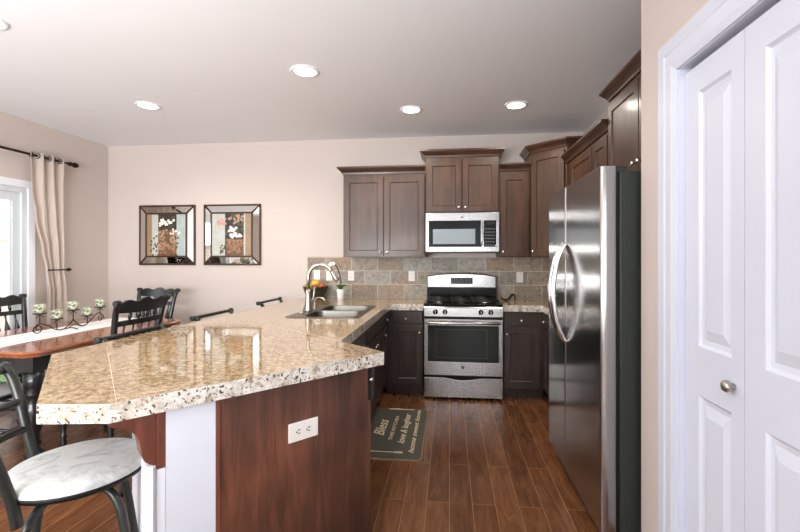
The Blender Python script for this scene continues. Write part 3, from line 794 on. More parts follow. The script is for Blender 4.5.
# grates and burners
for (x0, x1) in ((0.03, 0.265), (0.275, 0.478), (0.488, 0.722)):
    g_ = MB(); y0, y1 = 0.03, 0.50; z = 0.946
    for x in (x0, x1): g_.tube([(x, y0, 0.923), (x, y0, z), (x, y1, z), (x, y1, 0.923)], 0.007, 6)
    for y in (y0, (y0+y1)/2, y1): g_.tube([(x0, y, z), (x1, y, z)], 0.007, 6)
    for y in (0.145, 0.385): g_.tube([(x0, y, z), (x1, y, z)], 0.006, 6)
    g_.tube([((x0+x1)/2, y0, z), ((x0+x1)/2, y1, z)], 0.006, 6)
    g_.build('grate', M['iron'], o)
for (x, y) in ((0.148, 0.145), (0.148, 0.385), (0.376, 0.265), (0.605, 0.145), (0.605, 0.385)):
    MB().lathe([(0.052, 0.922), (0.05, 0.932), (0.038, 0.936), (0.036, 0.944), (0.001, 0.946)], (x, y, 0), 20).build('burner', M['steel'], o)

# ------------------------------------------------------------------ microwave
o = thing('microwave', 'stainless over-the-range microwave under the raised cabinet', 'microwave', (-0.246, -0.385, 1.43))
H = 0.405
MB().box(0.0, 0.0, 0.0, W, 0.365, H).build('body', M['black_matte'], o)
fr = wall_grid([0.0, 0.035, 0.565, 0.598, 0.722, W], [0.002, 0.055, 0.322, H], {(1, 1), (3, 1)}, lambda u, v, w_: (u, -0.016+w_, v), 0.016)
fro = fr.build('door', M['steel'], o, 0.003)
MB().box(0.033, -0.010, 0.053, 0.567, -0.001, 0.324).build('door_glass', M['black'], fro)
MB().box(0.076, -0.0108, 0.083, 0.510, -0.0095, 0.238).build('window_mesh', M['micro_mesh'], fro)
MB().tube(smooth_path([(0.560, -0.014, 0.058), (0.574, -0.045, 0.085), (0.578, -0.052, 0.19), (0.574, -0.045, 0.295), (0.566, -0.014, 0.322)]), 0.010, 10).build('handle', M['steel'], fro)
cp = MB().box(0.596, -0.010, 0.053, 0.724, -0.001, 0.324).build('control_panel', M['black'], o)
for i in range(4):
    for j in range(6):
        MB().box(0.612+i*0.026, -0.0106, 0.068+j*0.033, 0.612+i*0.026+0.014, -0.0099, 0.068+j*0.033+0.008).build('key', M['key_grey'], cp)
MB().box(0.615, -0.0108, 0.282, 0.705, -0.0099, 0.308).build('display', M['oven_glass'], cp)
bd = MB().lathe([(0.001, 0), (0.016, 0), (0.016, 0.002), (0.001, 0.0022)], (0.375, -0.016, 0.362), 20, RX).build('badge', M['nickel'], fro)
MB().tube([(0.375+(0.003+0.001*i)*math.cos(i*1.0), -0.0185, 0.362+(0.002+0.0008*i)*math.sin(i*1.0)) for i in range(7)], 0.0011, 6).build('badge_script', M['black'], bd)
MB().box(0.02, 0.03, -0.006, W-0.02, 0.34, 0.0).build('vent_filter', M['grey_dark'], o)

# ------------------------------------------------------------------ refrigerator
o = thing('refrigerator', 'tall stainless side by side refrigerator with bowed handles at right', 'refrigerator', (0.69, 0, 0))
FY0, FY1, FS = -1.765, -2.805, -2.20       # far edge, near edge, seam
MB().box(0.082, -2.81, 0.02, 0.755, FY0-0.012, 1.765).build('cabinet_body', M['fridge_side'], o, 0.004)
MB().box(0.068, -2.803, 0.10, 0.082, FY0-0.01, 1.765).build('door_gasket', M['black_matte'], o)
MB().box(0.045, -2.80, 0.012, 0.35, FY0-0.012, 0.095).build('toe_grille', M['black_matte'], o)
def fdoor(ya, yb, name):
    # plan profile with rounded vertical front edges
    r = 0.032; poly = [(0.066, ya)]
    for i in range(7): a = PI/2*i/6; poly.append((r-r*math.sin(a)+0.0, ya-r*0.45+r*0.45*math.cos(a)) if False else (r*(1-math.sin(a)), ya-0.014*(1-math.cos(a))))
    for i in range(7): a = PI/2*i/6; poly.append((r*(1-math.cos(a)), yb+0.014*(1-math.sin(a))))
    poly.append((0.066, yb))
    mb = MB().prism(poly, 0.10, 1.792)
    for k_ in range(len(mb.sm)): mb.sm[k_] = False
    return mb.build(name, M['fridge'], o, 0.003)
d1 = fdoor(FY0, FS+0.003, 'freezer_door'); d2 = fdoor(FS-0.003, FY1, 'fridge_door')
def bow(y, dr, sgn):
    sgn = 0.12*sgn
    pts = [(0.0, y, 0.875), (-0.022, y+0.0*sgn, 0.90), (-0.060, y+0.028*sgn, 1.0), (-0.080, y+0.04*sgn, 1.16), (-0.060, y+0.028*sgn, 1.33), (-0.022, y, 1.43), (0.0, y, 1.455)]
    sp2 = smooth_path(pts, 6); n_ = len(sp2)
    MB().tube(sp2, [0.010+0.007*math.sin(PI*i/(n_-1)) for i in range(n_)], 12).build('handle', M['chrome'], dr)
bow(FS+0.026, d1, 1); bow(FS-0.026, d2, -1)
for y in (FY0-0.06, FY1+0.06): MB().box(0.02, y-0.03, 1.766, 0.13, y+0.03, 1.795).build('hinge_cover', M['grey_dark'], o, 0.004)

# ------------------------------------------------------------------ sink, faucet
o = thing('kitchen_sink', 'double bowl stainless sink set into the granite counter', 'sink', (0, 0, 0.9155))
def rrect(x0, y0, x1, y1, r, n=5):
    out = []
    for (cx, cy, a0) in ((x1-r, y1-r, 0), (x0+r, y1-r, 90), (x0+r, y0+r, 180), (x1-r, y0+r, 270)):
        for i in range(n+1):
            a = math.radians(a0+90*i/n); out.append((cx+r*math.cos(a), cy+r*math.sin(a)))
    return out
ro = rrect(-1.25, -1.71, -0.685, -0.862, 0.03)
h1 = rrect(-1.12, -1.672, -0.725, -1.305, 0.06); h2 = rrect(-1.12, -1.268, -0.725, -0.90, 0.06)
loops = [ro, h1, h2]
tris = geometry.tessellate_polygon([[Vector((x, y, 0)) for x, y in l] for l in loops])
flat = [p for l in loops for p in l]; zr = 0.004
mb = MB(); mb.add([(x, y, zr) for x, y in flat], list(tris))
k0 = len(ro); n = len(mb.v)
lip = rrect(-1.254, -1.714, -0.681, -0.858, 0.033)
mb.v += [Vector((x, y, 0.0)) for x, y in lip]
for i in range(k0): mb.f.append([i, (i+1) % k0, n+(i+1) % k0, n+i]); mb.sm.append(False); mb.mi.append(0)
mb.build('rim', M['sink'], o)
for h_ in (h1, h2):
    mb = MB(); cx = sum(p[0] for p in h_)/len(h_); cy = sum(p[1] for p in h_)/len(h_); k = len(h_); vs = []; fs = []
    levels = [(1.0, zr), (0.985, -0.012), (0.95, -0.15), (0.88, -0.175), (0.2, -0.182)]
    for (s_, z) in levels: vs += [(cx+(p[0]-cx)*s_, cy+(p[1]-cy)*s_, z) for p in h_]
    for l in range(len(levels)-1):
        for i in range(k): fs.append((l*k+i, l*k+(i+1) % k, (l+1)*k+(i+1) % k, (l+1)*k+i))
    fs.append(tuple(range((len(levels)-1)*k, len(levels)*k)))
    mb.add(vs, fs, True); mb.build('bowl', M['sink'], o)
    MB().lathe([(0.05, -0.180), (0.045, -0.177), (0.03, -0.179), (0.001, -0.179)], (cx, cy, 0), 18).build('drain', M['chrome'], o)
o = thing('faucet', 'tall brushed nickel gooseneck faucet behind the double sink', 'faucet', (-1.188, -1.335, 0.920))
MB().lathe([(0.034, 0), (0.034, 0.006), (0.031, 0.02), (0.027, 0.06), (0.022, 0.15), (0.018, 0.18)], seg=18).build('base', M['nickel'], o)
ap = [(0, 0, 0.15), (0, 0, 0.285)]+[(0.108-0.108*math.cos(a), 0, 0.285+0.108*math.sin(a)) for a in [PI*i/14 for i in range(1, 13)]]
MB().tube(ap, 0.0148, 14).build('spout', M['nickel'], o)
p_ = Vector(ap[-1]); q_ = (Vector(ap[-1])-Vector(ap[-2])).normalized()
MB().tube([p_-q_*0.005, p_+q_*0.01, p_+q_*0.05, p_+q_*0.085, p_+q_*0.09], [0.0155, 0.018, 0.020, 0.021, 0.017], 14).build('spray_head', M['nickel'], o)
MB().tube([(0.0, 0.012, 0.085), (0.020, 0.03, 0.085), (0.032, 0.038, 0.095), (0.038, 0.040, 0.16), (0.040, 0.040, 0.20)], [0.012, 0.012, 0.009, 0.007, 0.005], 10).build('lever', M['nickel'], o)
o = thing('soap_dispenser', 'small nickel soap dispenser beside the faucet', 'soap dispenser', (-1.175, -1.19, 0.920))
MB().lathe([(0.020, 0), (0.020, 0.008), (0.013, 0.014), (0.012, 0.055), (0.009, 0.06)], seg=14).build('body', M['nickel'], o)
MB().tube(smooth_path([(0, 0, 0.055), (0.0, 0, 0.085), (0.03, 0, 0.10), (0.07, 0, 0.095), (0.088, 0, 0.078)], 5), 0.0065, 10).build('spout', M['nickel'], o)
o = thing('sink_sprayer', 'short nickel deck cap on the sink rim left of the faucet', 'sink fitting', (-1.19, -1.50, 0.920))
MB().lathe([(0.022, 0), (0.022, 0.006), (0.014, 0.012), (0.013, 0.02), (0.001, 0.022)], seg=14).build('cap', M['nickel'], o)

# ------------------------------------------------------------------ things on the counter
o = thing('fruit_bowl', 'dark green glazed bowl of fruit behind the faucet', 'bowl', (-1.49, -0.185, 0.915))
MB().lathe([(0.060, 0.0), (0.066, 0.006), (0.096, 0.028), (0.122, 0.065), (0.139, 0.115), (0.145, 0.138), (0.139, 0.138), (0.132, 0.115), (0.115, 0.068), (0.09, 0.036), (0.06, 0.016), (0.001, 0.012)], seg=32).build('bowl', M['bowl'], o)
def fruit(name, label, dx, dy, dz, r, mt, sc=(1, 1, 1)):
    o = thing(name, label, 'fruit', (-1.49+dx, -0.185+dy, 0.915+dz), 0, 'fruit in the bowl')
    MB().ball((0, 0, 0), r, 18, sc).build('flesh', M[mt], o)
    MB().tube([(0, 0, r*sc[2]*0.95), (0.003, 0, r*sc[2]*0.95+0.012)], 0.0025, 6).build('stem', M['stem'], o)
fruit('lemon', 'bright yellow lemon on top of the fruit in the bowl', 0.0, -0.01, 0.172, 0.037, 'lemon', (1.25, 1, 0.95))
fruit('pear', 'yellow-green pear at the left of the fruit bowl', -0.078, -0.02, 0.135, 0.042, 'pear', (1.1, 1, 1))
fruit('orange', 'orange at the right of the fruit bowl', 0.075, -0.01, 0.138, 0.042, 'orange')
fruit('apple', 'dark red apple low at the front of the fruit bowl', 0.015, -0.072, 0.118, 0.040, 'apple')

o = thing('potted_orchid', 'orchid in a small white square-sided pot on the counter by the backsplash', 'plant', (-1.185, -0.27, 0.915))
MB().lathe([(0.030, 0), (0.032, 0.004), (0.043, 0.105), (0.043, 0.112), (0.037, 0.112), (0.034, 0.09), (0.001, 0.088)], seg=24).build('pot', M['ceramic'], o)
MB().tube(smooth_path([(0.0, 0, 0.09), (0.005, 0, 0.18), (-0.01, 0, 0.27), (-0.035, 0, 0.345), (-0.07, -0.005, 0.385), (-0.105, -0.01, 0.395)], 5), 0.0065, 8).build('stem', M['stem'], o)
def leafmesh(a, ln, wd, lift):
    mb = MB(); vs = []; n_ = 8
    for i in range(n_+1):
        t_ = i/n_; wq = wd*math.sin(PI*min(1, 0.12+0.88*t_))**0.7 if i < n_ else 0.002
        x = ln*t_; z = lift*math.sin(PI*t_*0.75)
        for s_ in (-1, 0, 1): vs.append((x, s_*wq, z+(0.006 if s_ else 0)))
    fs = []
    for i in range(n_):
        for j in range(2): fs.append((i*3+j, i*3+j+1, i*3+j+4, i*3+j+3))
    mb.M = Matrix.Translation((0, 0, 0.105)) @ Matrix.Rotation(a, 4, 'Z'); mb.add(vs, fs, True); return mb
for a, ln in ((0.2, 0.07), (2.6, 0.06), (-1.2, 0.075), (1.4, 0.06), (-0.5, 0.06)): leafmesh(a, ln, 0.032, 0.05).build('leaf', M['leaf'], o, solid=0.002)
for (x, z) in ((-0.105, 0.39), (-0.075, 0.392), (-0.125, 0.372)):
    mb = MB()
    for k in range(5):
        a = 2*PI*k/5; mb.ball((x+0.012*math.cos(a), -0.012, z+0.012*math.sin(a)), 0.010, 8, (1, 0.35, 1))
    mb.build('blossom', M['petal'], o)
o = thing('ornament', 'curled brown metal ornament on the counter right of the range', 'ornament', (0.62, -0.22, 0.915))
MB().tube(smooth_path([(-0.075, 0, 0.034), (-0.062, 0, 0.020), (-0.035, 0, 0.011), (-0.005, 0, 0.014), (0.02, 0, 0.038), (0.035, 0, 0.062), (0.05, 0, 0.066), (0.064, 0, 0.055), (0.07, 0, 0.025), (0.068, 0, 0.006)], 6),
          [0.007+0.008*math.sin(PI*min(1, i/44)) for i in range(55)], 10).build('curl', M['bronze'], o)
MB().ball((-0.077, 0, 0.037), 0.008, 10).build('tip', M['bronze'], o)

# ------------------------------------------------------------------ floor mat
o = thing('kitchen_mat', 'charcoal kitchen floor mat with cream lettering beside the sink cabinets', 'mat', (-0.438, -1.495, 0))
MB().prism(rrect(-0.25, -0.488, 0.25, 0.488, 0.03), 0.0, 0.009).build('binding', M['mat_rim'], o)
MB().prism(rrect(-0.243, -0.478, 0.243, 0.478, 0.026), 0.0085, 0.012).build('pile', M['rubber'], o)
def text(s, x, y, size, parent, width=None, shear=0.0, z=0.0121):
    cu = bpy.data.curves.new('lettering', 'FONT'); cu.body = s; cu.size = size; cu.extrude = 0.0004; cu.align_x = 'CENTER'; cu.align_y = 'CENTER'; cu.shear = shear; cu.offset = size*0.012
    tmp = bpy.data.objects.new('tmp', cu); COL.objects.link(tmp)
    bpy.context.view_layer.update()
    me = bpy.data.meshes.new_from_object(tmp.evaluated_get(bpy.context.evaluated_depsgraph_get()))
    bpy.data.objects.remove(tmp)
    me.materials.clear(); me.materials.append(M['mat_ink'])
    xs = [v_.co.x for v_ in me.vertices]; k = (width/(max(xs)-min(xs))) if width else 1
    for v_ in me.vertices: v_.co.x *= k
    ob = bpy.data.objects.new('lettering', me); COL.objects.link(ob); ob.parent = parent
    ob.location = (x, y, z); ob.rotation_euler = (0, 0, PI/2); return ob
text('Bless', -0.10, 0.03, 0.12, o, 0.32, 0.4)
text('THIS KITCHEN', 0.0, 0.05, 0.04, o, 0.48)
text('love & laughter', 0.085, 0.045, 0.075, o, 0.60, 0.4)
text('home sweet home', 0.172, 0.02, 0.055, o, 0.84, 0.4)
fk = MB(); fk.box(-0.10, -0.395, 0.012, 0.085, -0.383, 0.0128); fk.prism(rrect(0.05, -0.402, 0.115, -0.376, 0.011), 0.012, 0.0128)
fk.prism([(-0.125, -0.408), (-0.095, -0.395), (-0.095, -0.383), (-0.125, -0.370)], 0.012, 0.0128)
for yy in (-0.408, -0.3975, -0.387, -0.3775): fk.box(-0.21, yy, 0.012, -0.12, yy+0.007, 0.0128)
fk.build('fork_print', M['mat_ink'], o)
kn = MB().prism([(-0.10, 0.446), (0.125, 0.446), (0.125, 0.462), (0.02, 0.464), (-0.02, 0.476), (-0.10, 0.466)], 0.012, 0.0128).build('knife_print', M['mat_ink'], o)

# ------------------------------------------------------------------ framed mirrors on the back wall
def framed(x0, x1, label, variant):
    w = x1-x0; h = 0.725; o = thing('framed_mirror', label, 'picture', ((x0+x1)/2, 0.0, 1.645), 0, 'mirror framed floral pictures')
    a = w/2; c = h/2; ins = 0.105; ai, ci = a-ins, c-ins
    MB().box(-a+0.004, -0.012, -c+0.004, a-0.004, -0.001, c-0.004).build('backing', M['bronze'], o)
    fb = wall_grid([-a, -a+0.021, a-0.021, a], [-c, -c+0.021, c-0.021, c], {(1, 1)}, lambda u, v, w_: (u, -0.022+w_, v), 0.021).build('outer_frame', M['frame'], o, 0.003)
    inn = wall_grid([-ai-0.012, -ai+0.009, ai-0.009, ai+0.012], [-ci-0.012, -ci+0.009, ci-0.009, ci+0.012], {(1, 1)}, lambda u, v, w_: (u, -0.036+w_, v), 0.02).build('inner_frame', M['frame'], o, 0.003)
    A = [(-a+0.01, -c+0.01), (a-0.01, -c+0.01), (a-0.01, c-0.01), (-a+0.01, c-0.01)]; B = [(-ai, -ci), (ai, -ci), (ai, ci), (-ai, ci)]
    for i in range(4):
        j = (i+1) % 4
        MB().add([(A[i][0], -0.014, A[i][1]), (A[j][0], -0.014, A[j][1]), (B[j][0], -0.026, B[j][1]), (B[i][0], -0.026, B[i][1])], [(0, 1, 2, 3)]).build('mirror_strip', M['mirror'], o, solid=0.003)
        MB().tube([(A[i][0], -0.018, A[i][1]), (B[i][0], -0.032, B[i][1])], 0.0095, 8).build('corner_bead', M['frame'], o)
    PM = ['pic_pale', 'pic_dark', 'pic_brown', 'pic_tan', 'pic_sage', 'pic_leaf', 'pic_peach', 'pic_orange', 'pic_pink', 'petal']
    pic = MB().box(-ai, -0.030, -ci, ai, -0.012, ci)
    def patch(nm, x, z, x2, z2, mt, y=-0.0305): pic.box(-ai+2*ai*x, y, -ci+2*ci*z, -ai+2*ai*x2, -0.029, -ci+2*ci*z2, PM.index(mt))
    def blooms(pts, r, mt, y=-0.032):
        for (x, z) in pts:
            for k in range(5):
                an = 2*PI*k/5+x*9; pic.ball((-ai+2*ai*x+r*0.75*math.cos(an), y, -ci+2*ci*z+r*0.75*math.sin(an)), r*0.62, 8, (1, 0.08, 1), PM.index(mt))
    R2 = random.Random(variant)
    def spray(n, x0, x1, z0, z1, r, mt, y): blooms([(R2.uniform(x0, x1), R2.uniform(z0, z1)) for _ in range(n)], r, mt, y)
    if variant == 1:
        patch('painted_panel', 0.0, 0, 0.14, 1, 'pic_tan'); patch('painted_panel', 0.30, 0.0, 0.76, 1, 'pic_brown')
        patch('painted_panel', 0.30, 0.62, 0.76, 0.98, 'pic_dark', -0.031); patch('painted_panel', 0.78, 0, 0.95, 1, 'pic_sage')
        spray(50, 0.10, 0.80, 0.02, 0.50, 0.011, 'pic_leaf', -0.0318); spray(16, 0.32, 0.75, 0.62, 0.98, 0.010, 'pic_leaf', -0.0318)
        spray(20, 0.34, 0.70, 0.72, 0.86, 0.013, 'petal', -0.0326)
        spray(48, 0.30, 0.74, 0.16, 0.62, 0.011, 'pic_peach', -0.0322); spray(16, 0.36, 0.72, 0.08, 0.30, 0.012, 'pic_orange', -0.0330)
        spray(10, 0.60, 0.84, 0.48, 0.66, 0.010, 'petal', -0.0328); spray(18, 0.32, 0.74, 0.2, 0.6, 0.009, 'pic_tan', -0.0332)
    else:
        patch('painted_panel', 0.34, 0.0, 0.80, 1, 'pic_dark'); patch('painted_panel', 0.36, 0.0, 0.80, 0.40, 'pic_brown', -0.031); patch('painted_panel', 0.84, 0, 1.0, 1, 'pic_tan')
        spray(34, 0.36, 0.80, 0.50, 0.98, 0.012, 'pic_leaf', -0.0318); spray(34, 0.22, 0.76, 0.02, 0.26, 0.010, 'pic_leaf', -0.0318)
        spray(16, 0.16, 0.36, 0.72, 0.86, 0.011, 'pic_pink', -0.0326)
        spray(12, 0.44, 0.62, 0.58, 0.68, 0.013, 'petal', -0.0328); spray(14, 0.48, 0.74, 0.43, 0.53, 0.013, 'petal', -0.0328)
        spray(26, 0.42, 0.76, 0.08, 0.36, 0.012, 'pic_orange', -0.0326); spray(20, 0.40, 0.78, 0.76, 0.96, 0.011, 'pic_peach', -0.0326)
        spray(18, 0.40, 0.78, 0.1, 0.4, 0.009, 'pic_tan', -0.0332)
    pic.build('floral_print', [M[q] for q in PM], o)
M['frame'] = mat('antique_bronze_frame', lin(74, 50, 28), 0.4, 0.4)
for n_, c_ in (('pic_pale', (206, 208, 200)), ('pic_dark', (58, 50, 44)), ('pic_brown', (128, 92, 66)), ('pic_tan', (168, 142, 112)), ('pic_sage', (186, 200, 198)), ('pic_leaf', (88, 92, 62)),
               ('pic_peach', (196, 162, 132)), ('pic_orange', (176, 118, 84)), ('pic_pink', (222, 164, 152))):
    M[n_] = skin(n_, lin(*c_), lin(*[int(x*0.8) for x in c_]))
framed(-3.756, -3.032, 'left mirror-framed floral picture with peach blossoms on the back wall', 1)
framed(-2.923, -2.209, 'right mirror-framed floral picture with pink blossom and white orchids', 2)

# ------------------------------------------------------------------ curtain, rod, holdback
cu_ = thing('curtain', 'cream linen curtain panel tied back beside the patio door', 'curtain', (XL+0.10, 0, 0))
def lerp_tab(z, tab):
    for i in range(len(tab)-1):
        z0, a0, b0 = tab[i]; z1, a1, b1 = tab[i+1]
        if z <= z0 and z >= z1:
            t_ = (z0-z)/(z0-z1); t_ = t_*t_*(3-2*t_)
            return a0+(a1-a0)*t_, b0+(b1-b0)*t_
    return tab[-1][1:]
tab = [(2.42, -1.10, -0.735), (2.1, -1.085, -0.74), (1.75, -1.04, -0.745), (1.45, -0.97, -0.74), (1.25, -0.925, -0.735), (1.0, -0.905, -0.72), (0.5, -0.92, -0.70), (0.03, -0.94, -0.69)]
mb = MB(); nx, nz = 72, 44; vs = []
for j in range(nz+1):
    z = 2.42-(2.42-0.03)*j/nz; y0, y1 = lerp_tab(z, tab)
    for i in range(nx+1):
        s_ = i/nx; amp = 0.030*(1-0.35*math.exp(-((z-1.25)/0.12)**2))
        x = amp*math.cos(2*PI*3*s_)+0.006*math.sin(7*s_+z*2.2)
        if z < 2.2: x += 0.010*math.sin(2*PI*7*s_+z*1.3)*min(1, (2.2-z)*2)
        vs.append((x, y0+(y1-y0)*s_, z))
mb.add(vs, [(j*(nx+1)+i, j*(nx+1)+i+1, (j+1)*(nx+1)+i+1, (j+1)*(nx+1)+i) for j in range(nz) for i in range(nx)], True)
mb.build('curtain_panel', M['curtain'], cu_, solid=0.002)
for i in range(6):
    y = -1.10+(0.365)*(i+0.5)/6
    mb = MB(); mb.tube([(0.026*math.cos(a), y+0.006*(1 if i % 2 else -1)*math.cos(a), 2.385+0.026*math.sin(a)) for a in [2*PI*q/18 for q in range(18)]], 0.0045, 6, True); mb.build('grommet', M['bronze'], cu_)
o = thing('curtain_rod', 'dark bronze curtain rod with a turned finial above the patio door', 'curtain rod', (XL+0.10, 0, 2.385))
MB().tube([(0, -3.3, 0), (0, -0.655, 0)], 0.0125, 12).build('rod', M['bronze'], o)
Rm = Matrix.Rotation(-PI/2, 3, 'X')
for yb, s_ in ((-0.655, 1), (-3.3, -1)):
    MB().lathe([(0.014, 0), (0.022, 0.006), (0.014, 0.014), (0.024, 0.024), (0.014, 0.034), (0.020, 0.05), (0.030, 0.072), (0.026, 0.10), (0.014, 0.118), (0.001, 0.126)], (0, yb, 0), 16, Rm if s_ > 0 else RX).build('finial', M['bronze'], o)
for yb in (-0.69, -3.1):
    MB().tube([(-0.099, yb, 0), (0, yb, 0)], 0.008, 8).build('bracket', M['bronze'], o)
o = thing('curtain_holdback', 'dark bronze curtain holdback around the gathered cream curtain', 'curtain holdback', (XL, 0, 1.245))
MB().tube(smooth_path([(0.001, -0.70, 0), (0.10, -0.70, 0), (0.15, -0.74, 0), (0.152, -0.84, 0), (0.14, -0.93, 0.0)], 5), 0.007, 10).build('arm', M['bronze'], o)
MB().lathe([(0.007, 0), (0.014, 0.005), (0.018, 0.03), (0.010, 0.055), (0.001, 0.06)], (0.148, -0.73, 0), 12, Rm).build('finial', M['bronze'], o)
MB().lathe([(0.028, 0.001), (0.026, 0.008), (0.001, 0.01)], (0, -0.70, 0), 14, RY).build('wall_plate', M['bronze'], o)

# ------------------------------------------------------------------ dining table
TX0, TX1, TY0, TY1 = -3.70, -2.64, -2.37, -0.82
o = thing('dining_table', 'long cherry-topped dining table with black turned legs by the window', 'table', ((TX0+TX1)/2, (TY0+TY1)/2, 0), -0.03)
hx, hy = (TX1-TX0)/2, (TY1-TY0)/2
edge = [(0.0, 0.0), (0.012, 0.0), (0.016, 0.008), (0.010, 0.014), (0.022, 0.018), (0.026, 0.030), (0.018, 0.040), (0.0, 0.040)]
rect = [(-hx+0.026, -hy+0.026), (-hx+0.026, hy-0.026), (hx-0.026, hy-0.026), (hx-0.026, -hy+0.026)]
cut = 0.05
rect = [(-hx+0.026, -hy+0.026+cut), (-hx+0.026, hy-0.026-cut), (-hx+0.026+cut, hy-0.026), (hx-0.026-cut, hy-0.026), (hx-0.026, hy-0.026-cut), (hx-0.026, -hy+0.026+cut), (hx-0.026-cut, -hy+0.026), (-hx+0.026+cut, -hy+0.026)][::-1]
tp = MB().prism(rect, 0.72, 0.76); tp.build('tabletop', M['table'], o)
MB().sweep(rect, edge, True, 0.72).build('edge_moulding', M['table'], o)
MB().prism([(-hx+0.10, -hy+0.10), (hx-0.10, -hy+0.10), (hx-0.10, hy-0.10), (-hx+0.10, hy-0.10)], 0.60, 0.72).build('apron', M['black_chair'], o, 0.003)
LEG = [(0.045, 0.0), (0.052, 0.012), (0.058, 0.05), (0.040, 0.075), (0.030, 0.09), (0.048, 0.11), (0.030, 0.13), (0.036, 0.17), (0.052, 0.24), (0.062, 0.31), (0.055, 0.37), (0.034, 0.41), (0.055, 0.44), (0.060, 0.455), (0.044, 0.48), (0.058, 0.50), (0.058, 0.605)]
for sx_ in (-1, 1):
    for sy_ in (-1, 1):
        MB().lathe(LEG, (sx_*(hx-0.15), sy_*(hy-0.15), 0), 20).build('leg', M['black_chair'], o)
o = thing('table_runner', 'white cloth runner along the middle of the cherry table', 'table runner', ((TX0+TX1)/2-0.02, (TY0+TY1)/2, 0.7605), -0.03)
mb = MB(); vs = []; nx, ny = 8, 40; ln, wd = 0.80, 0.19
for j in range(ny+1):
    for i in range(nx+1):
        s_ = -wd+2*wd*i/nx; y = -ln+2*ln*j/ny; z = 0.0028+0.0008*math.sin(y*13+s_*9)
        if abs(y) > hy+0.003: z = z-0.0
        vs.append((s_, max(-hy+0.01, min(hy-0.01, y)) if False else y*(hy-0.02)/ln, z))
mb.add(vs, [(j*(nx+1)+i, j*(nx+1)+i+1, (j+1)*(nx+1)+i+1, (j+1)*(nx+1)+i) for j in range(ny) for i in range(nx)], True)
mb.build('cloth', M['runner'], o, solid=0.003)

# candelabra with five votives
XC = -3.2; Z0 = 0.7655
o = thing('candle_holder', 'black wrought iron scroll holder for five candles on the runner', 'candle holder', (XC, -1.515, Z0))
cups = [(-0.30, 0.170), (-0.152, 0.108), (0.0, 0.162), (0.142, 0.096), (0.284, 0.155)]
def spiral(cy, cz, r0, turns, a0, sgn, n_=26):
    return [(0, cy+sgn*r0*(1-0.8*i/n_)*math.cos(a0+2*PI*turns*i/n_), cz+r0*(1-0.8*i/n_)*math.sin(a0+2*PI*turns*i/n_)) for i in range(n_+1)]
main = smooth_path([(0, -0.355, 0.03), (0, -0.345, 0.062), (0, -0.30, 0.085), (0, -0.24, 0.065), (0, -0.16, 0.018), (0, -0.09, 0.012), (0, -0.02, 0.055), (0, 0.0, 0.085)], 6)
MB().tube(main, 0.0042, 8).build('scroll', M['bronze'], o)
main2 = smooth_path([(0, 0.0, 0.085), (0, 0.025, 0.05), (0, 0.085, 0.012), (0, 0.14, 0.02), (0, 0.20, 0.065), (0, 0.26, 0.10), (0, 0.30, 0.085), (0, 0.325, 0.05)], 6)
MB().tube(main2, 0.0042, 8).build('scroll', M['bronze'], o)
MB().tube(spiral(-0.315, 0.050, 0.040, 1.4, PI, 1), 0.0042, 8).build('scroll', M['bronze'], o)
MB().tube(spiral(0.290, 0.048, 0.036, 1.3, 0, 1), 0.0042, 8).build('scroll', M['bronze'], o)
for s_ in (-1, 1):
    MB().tube(smooth_path([(0, -0.08*s_, 0.012), (0.05*s_, -0.07*s_, 0.02), (0.09*s_, -0.05*s_, 0.0048)], 5), 0.0042, 8).build('foot', M['bronze'], o)
for k, (y, z) in enumerate(cups):
    c_ = MB(); c_.lathe([(0.004, z-0.010), (0.030, z-0.010), (0.044, z-0.004), (0.046, z), (0.042, z), (0.001, z-0.004)], (0, y, 0), 18); co = c_.build('cup', M['bronze'], o)
    zb = {0: 0.085, 1: 0.02, 2: 0.08, 3: 0.022, 4: 0.09}[k]
    MB().tube([(0, y, z-0.008), (0, y, zb)], 0.004, 8).build('stem', M['bronze'], co)
    for s_ in (-1, 1):
        MB().tube([(0, y+s_*(0.02+0.016*(1-0.7*i/18)*math.cos(2*PI*1.15*i/18+PI)), z-0.026+0.016*(1-0.7*i/18)*math.sin(2*PI*1.15*i/18+PI*0.5)) for i in range(19)], 0.0028, 6).build('curl', M['bronze'], co)
names = ['first from the window', 'second from the window, set low', 'middle and tallest set', 'fourth from the window, set low', 'last and farthest from the window']
for k, (y, z) in enumerate(cups):
    cv = thing('candle_jar', 'small green mosaic candle jar on the iron holder, %s' % ['leftmost in the photo', 'second from left and low', 'the middle one', 'fourth from left and low', 'rightmost in the photo'][k], 'candle', (XC, -1.515+y, Z0+z+0.001), 0, 'mosaic candle jars')
    MB().lathe([(0.034, 0), (0.039, 0.004), (0.041, 0.066), (0.039, 0.068), (0.036, 0.066), (0.035, 0.045)], seg=20, cap=False).build('jar', M['mosaic'], cv)
    MB().lathe([(0.034, 0.002), (0.0345, 0.05), (0.001, 0.048)], seg=20).build('wax', M['wax'], cv)

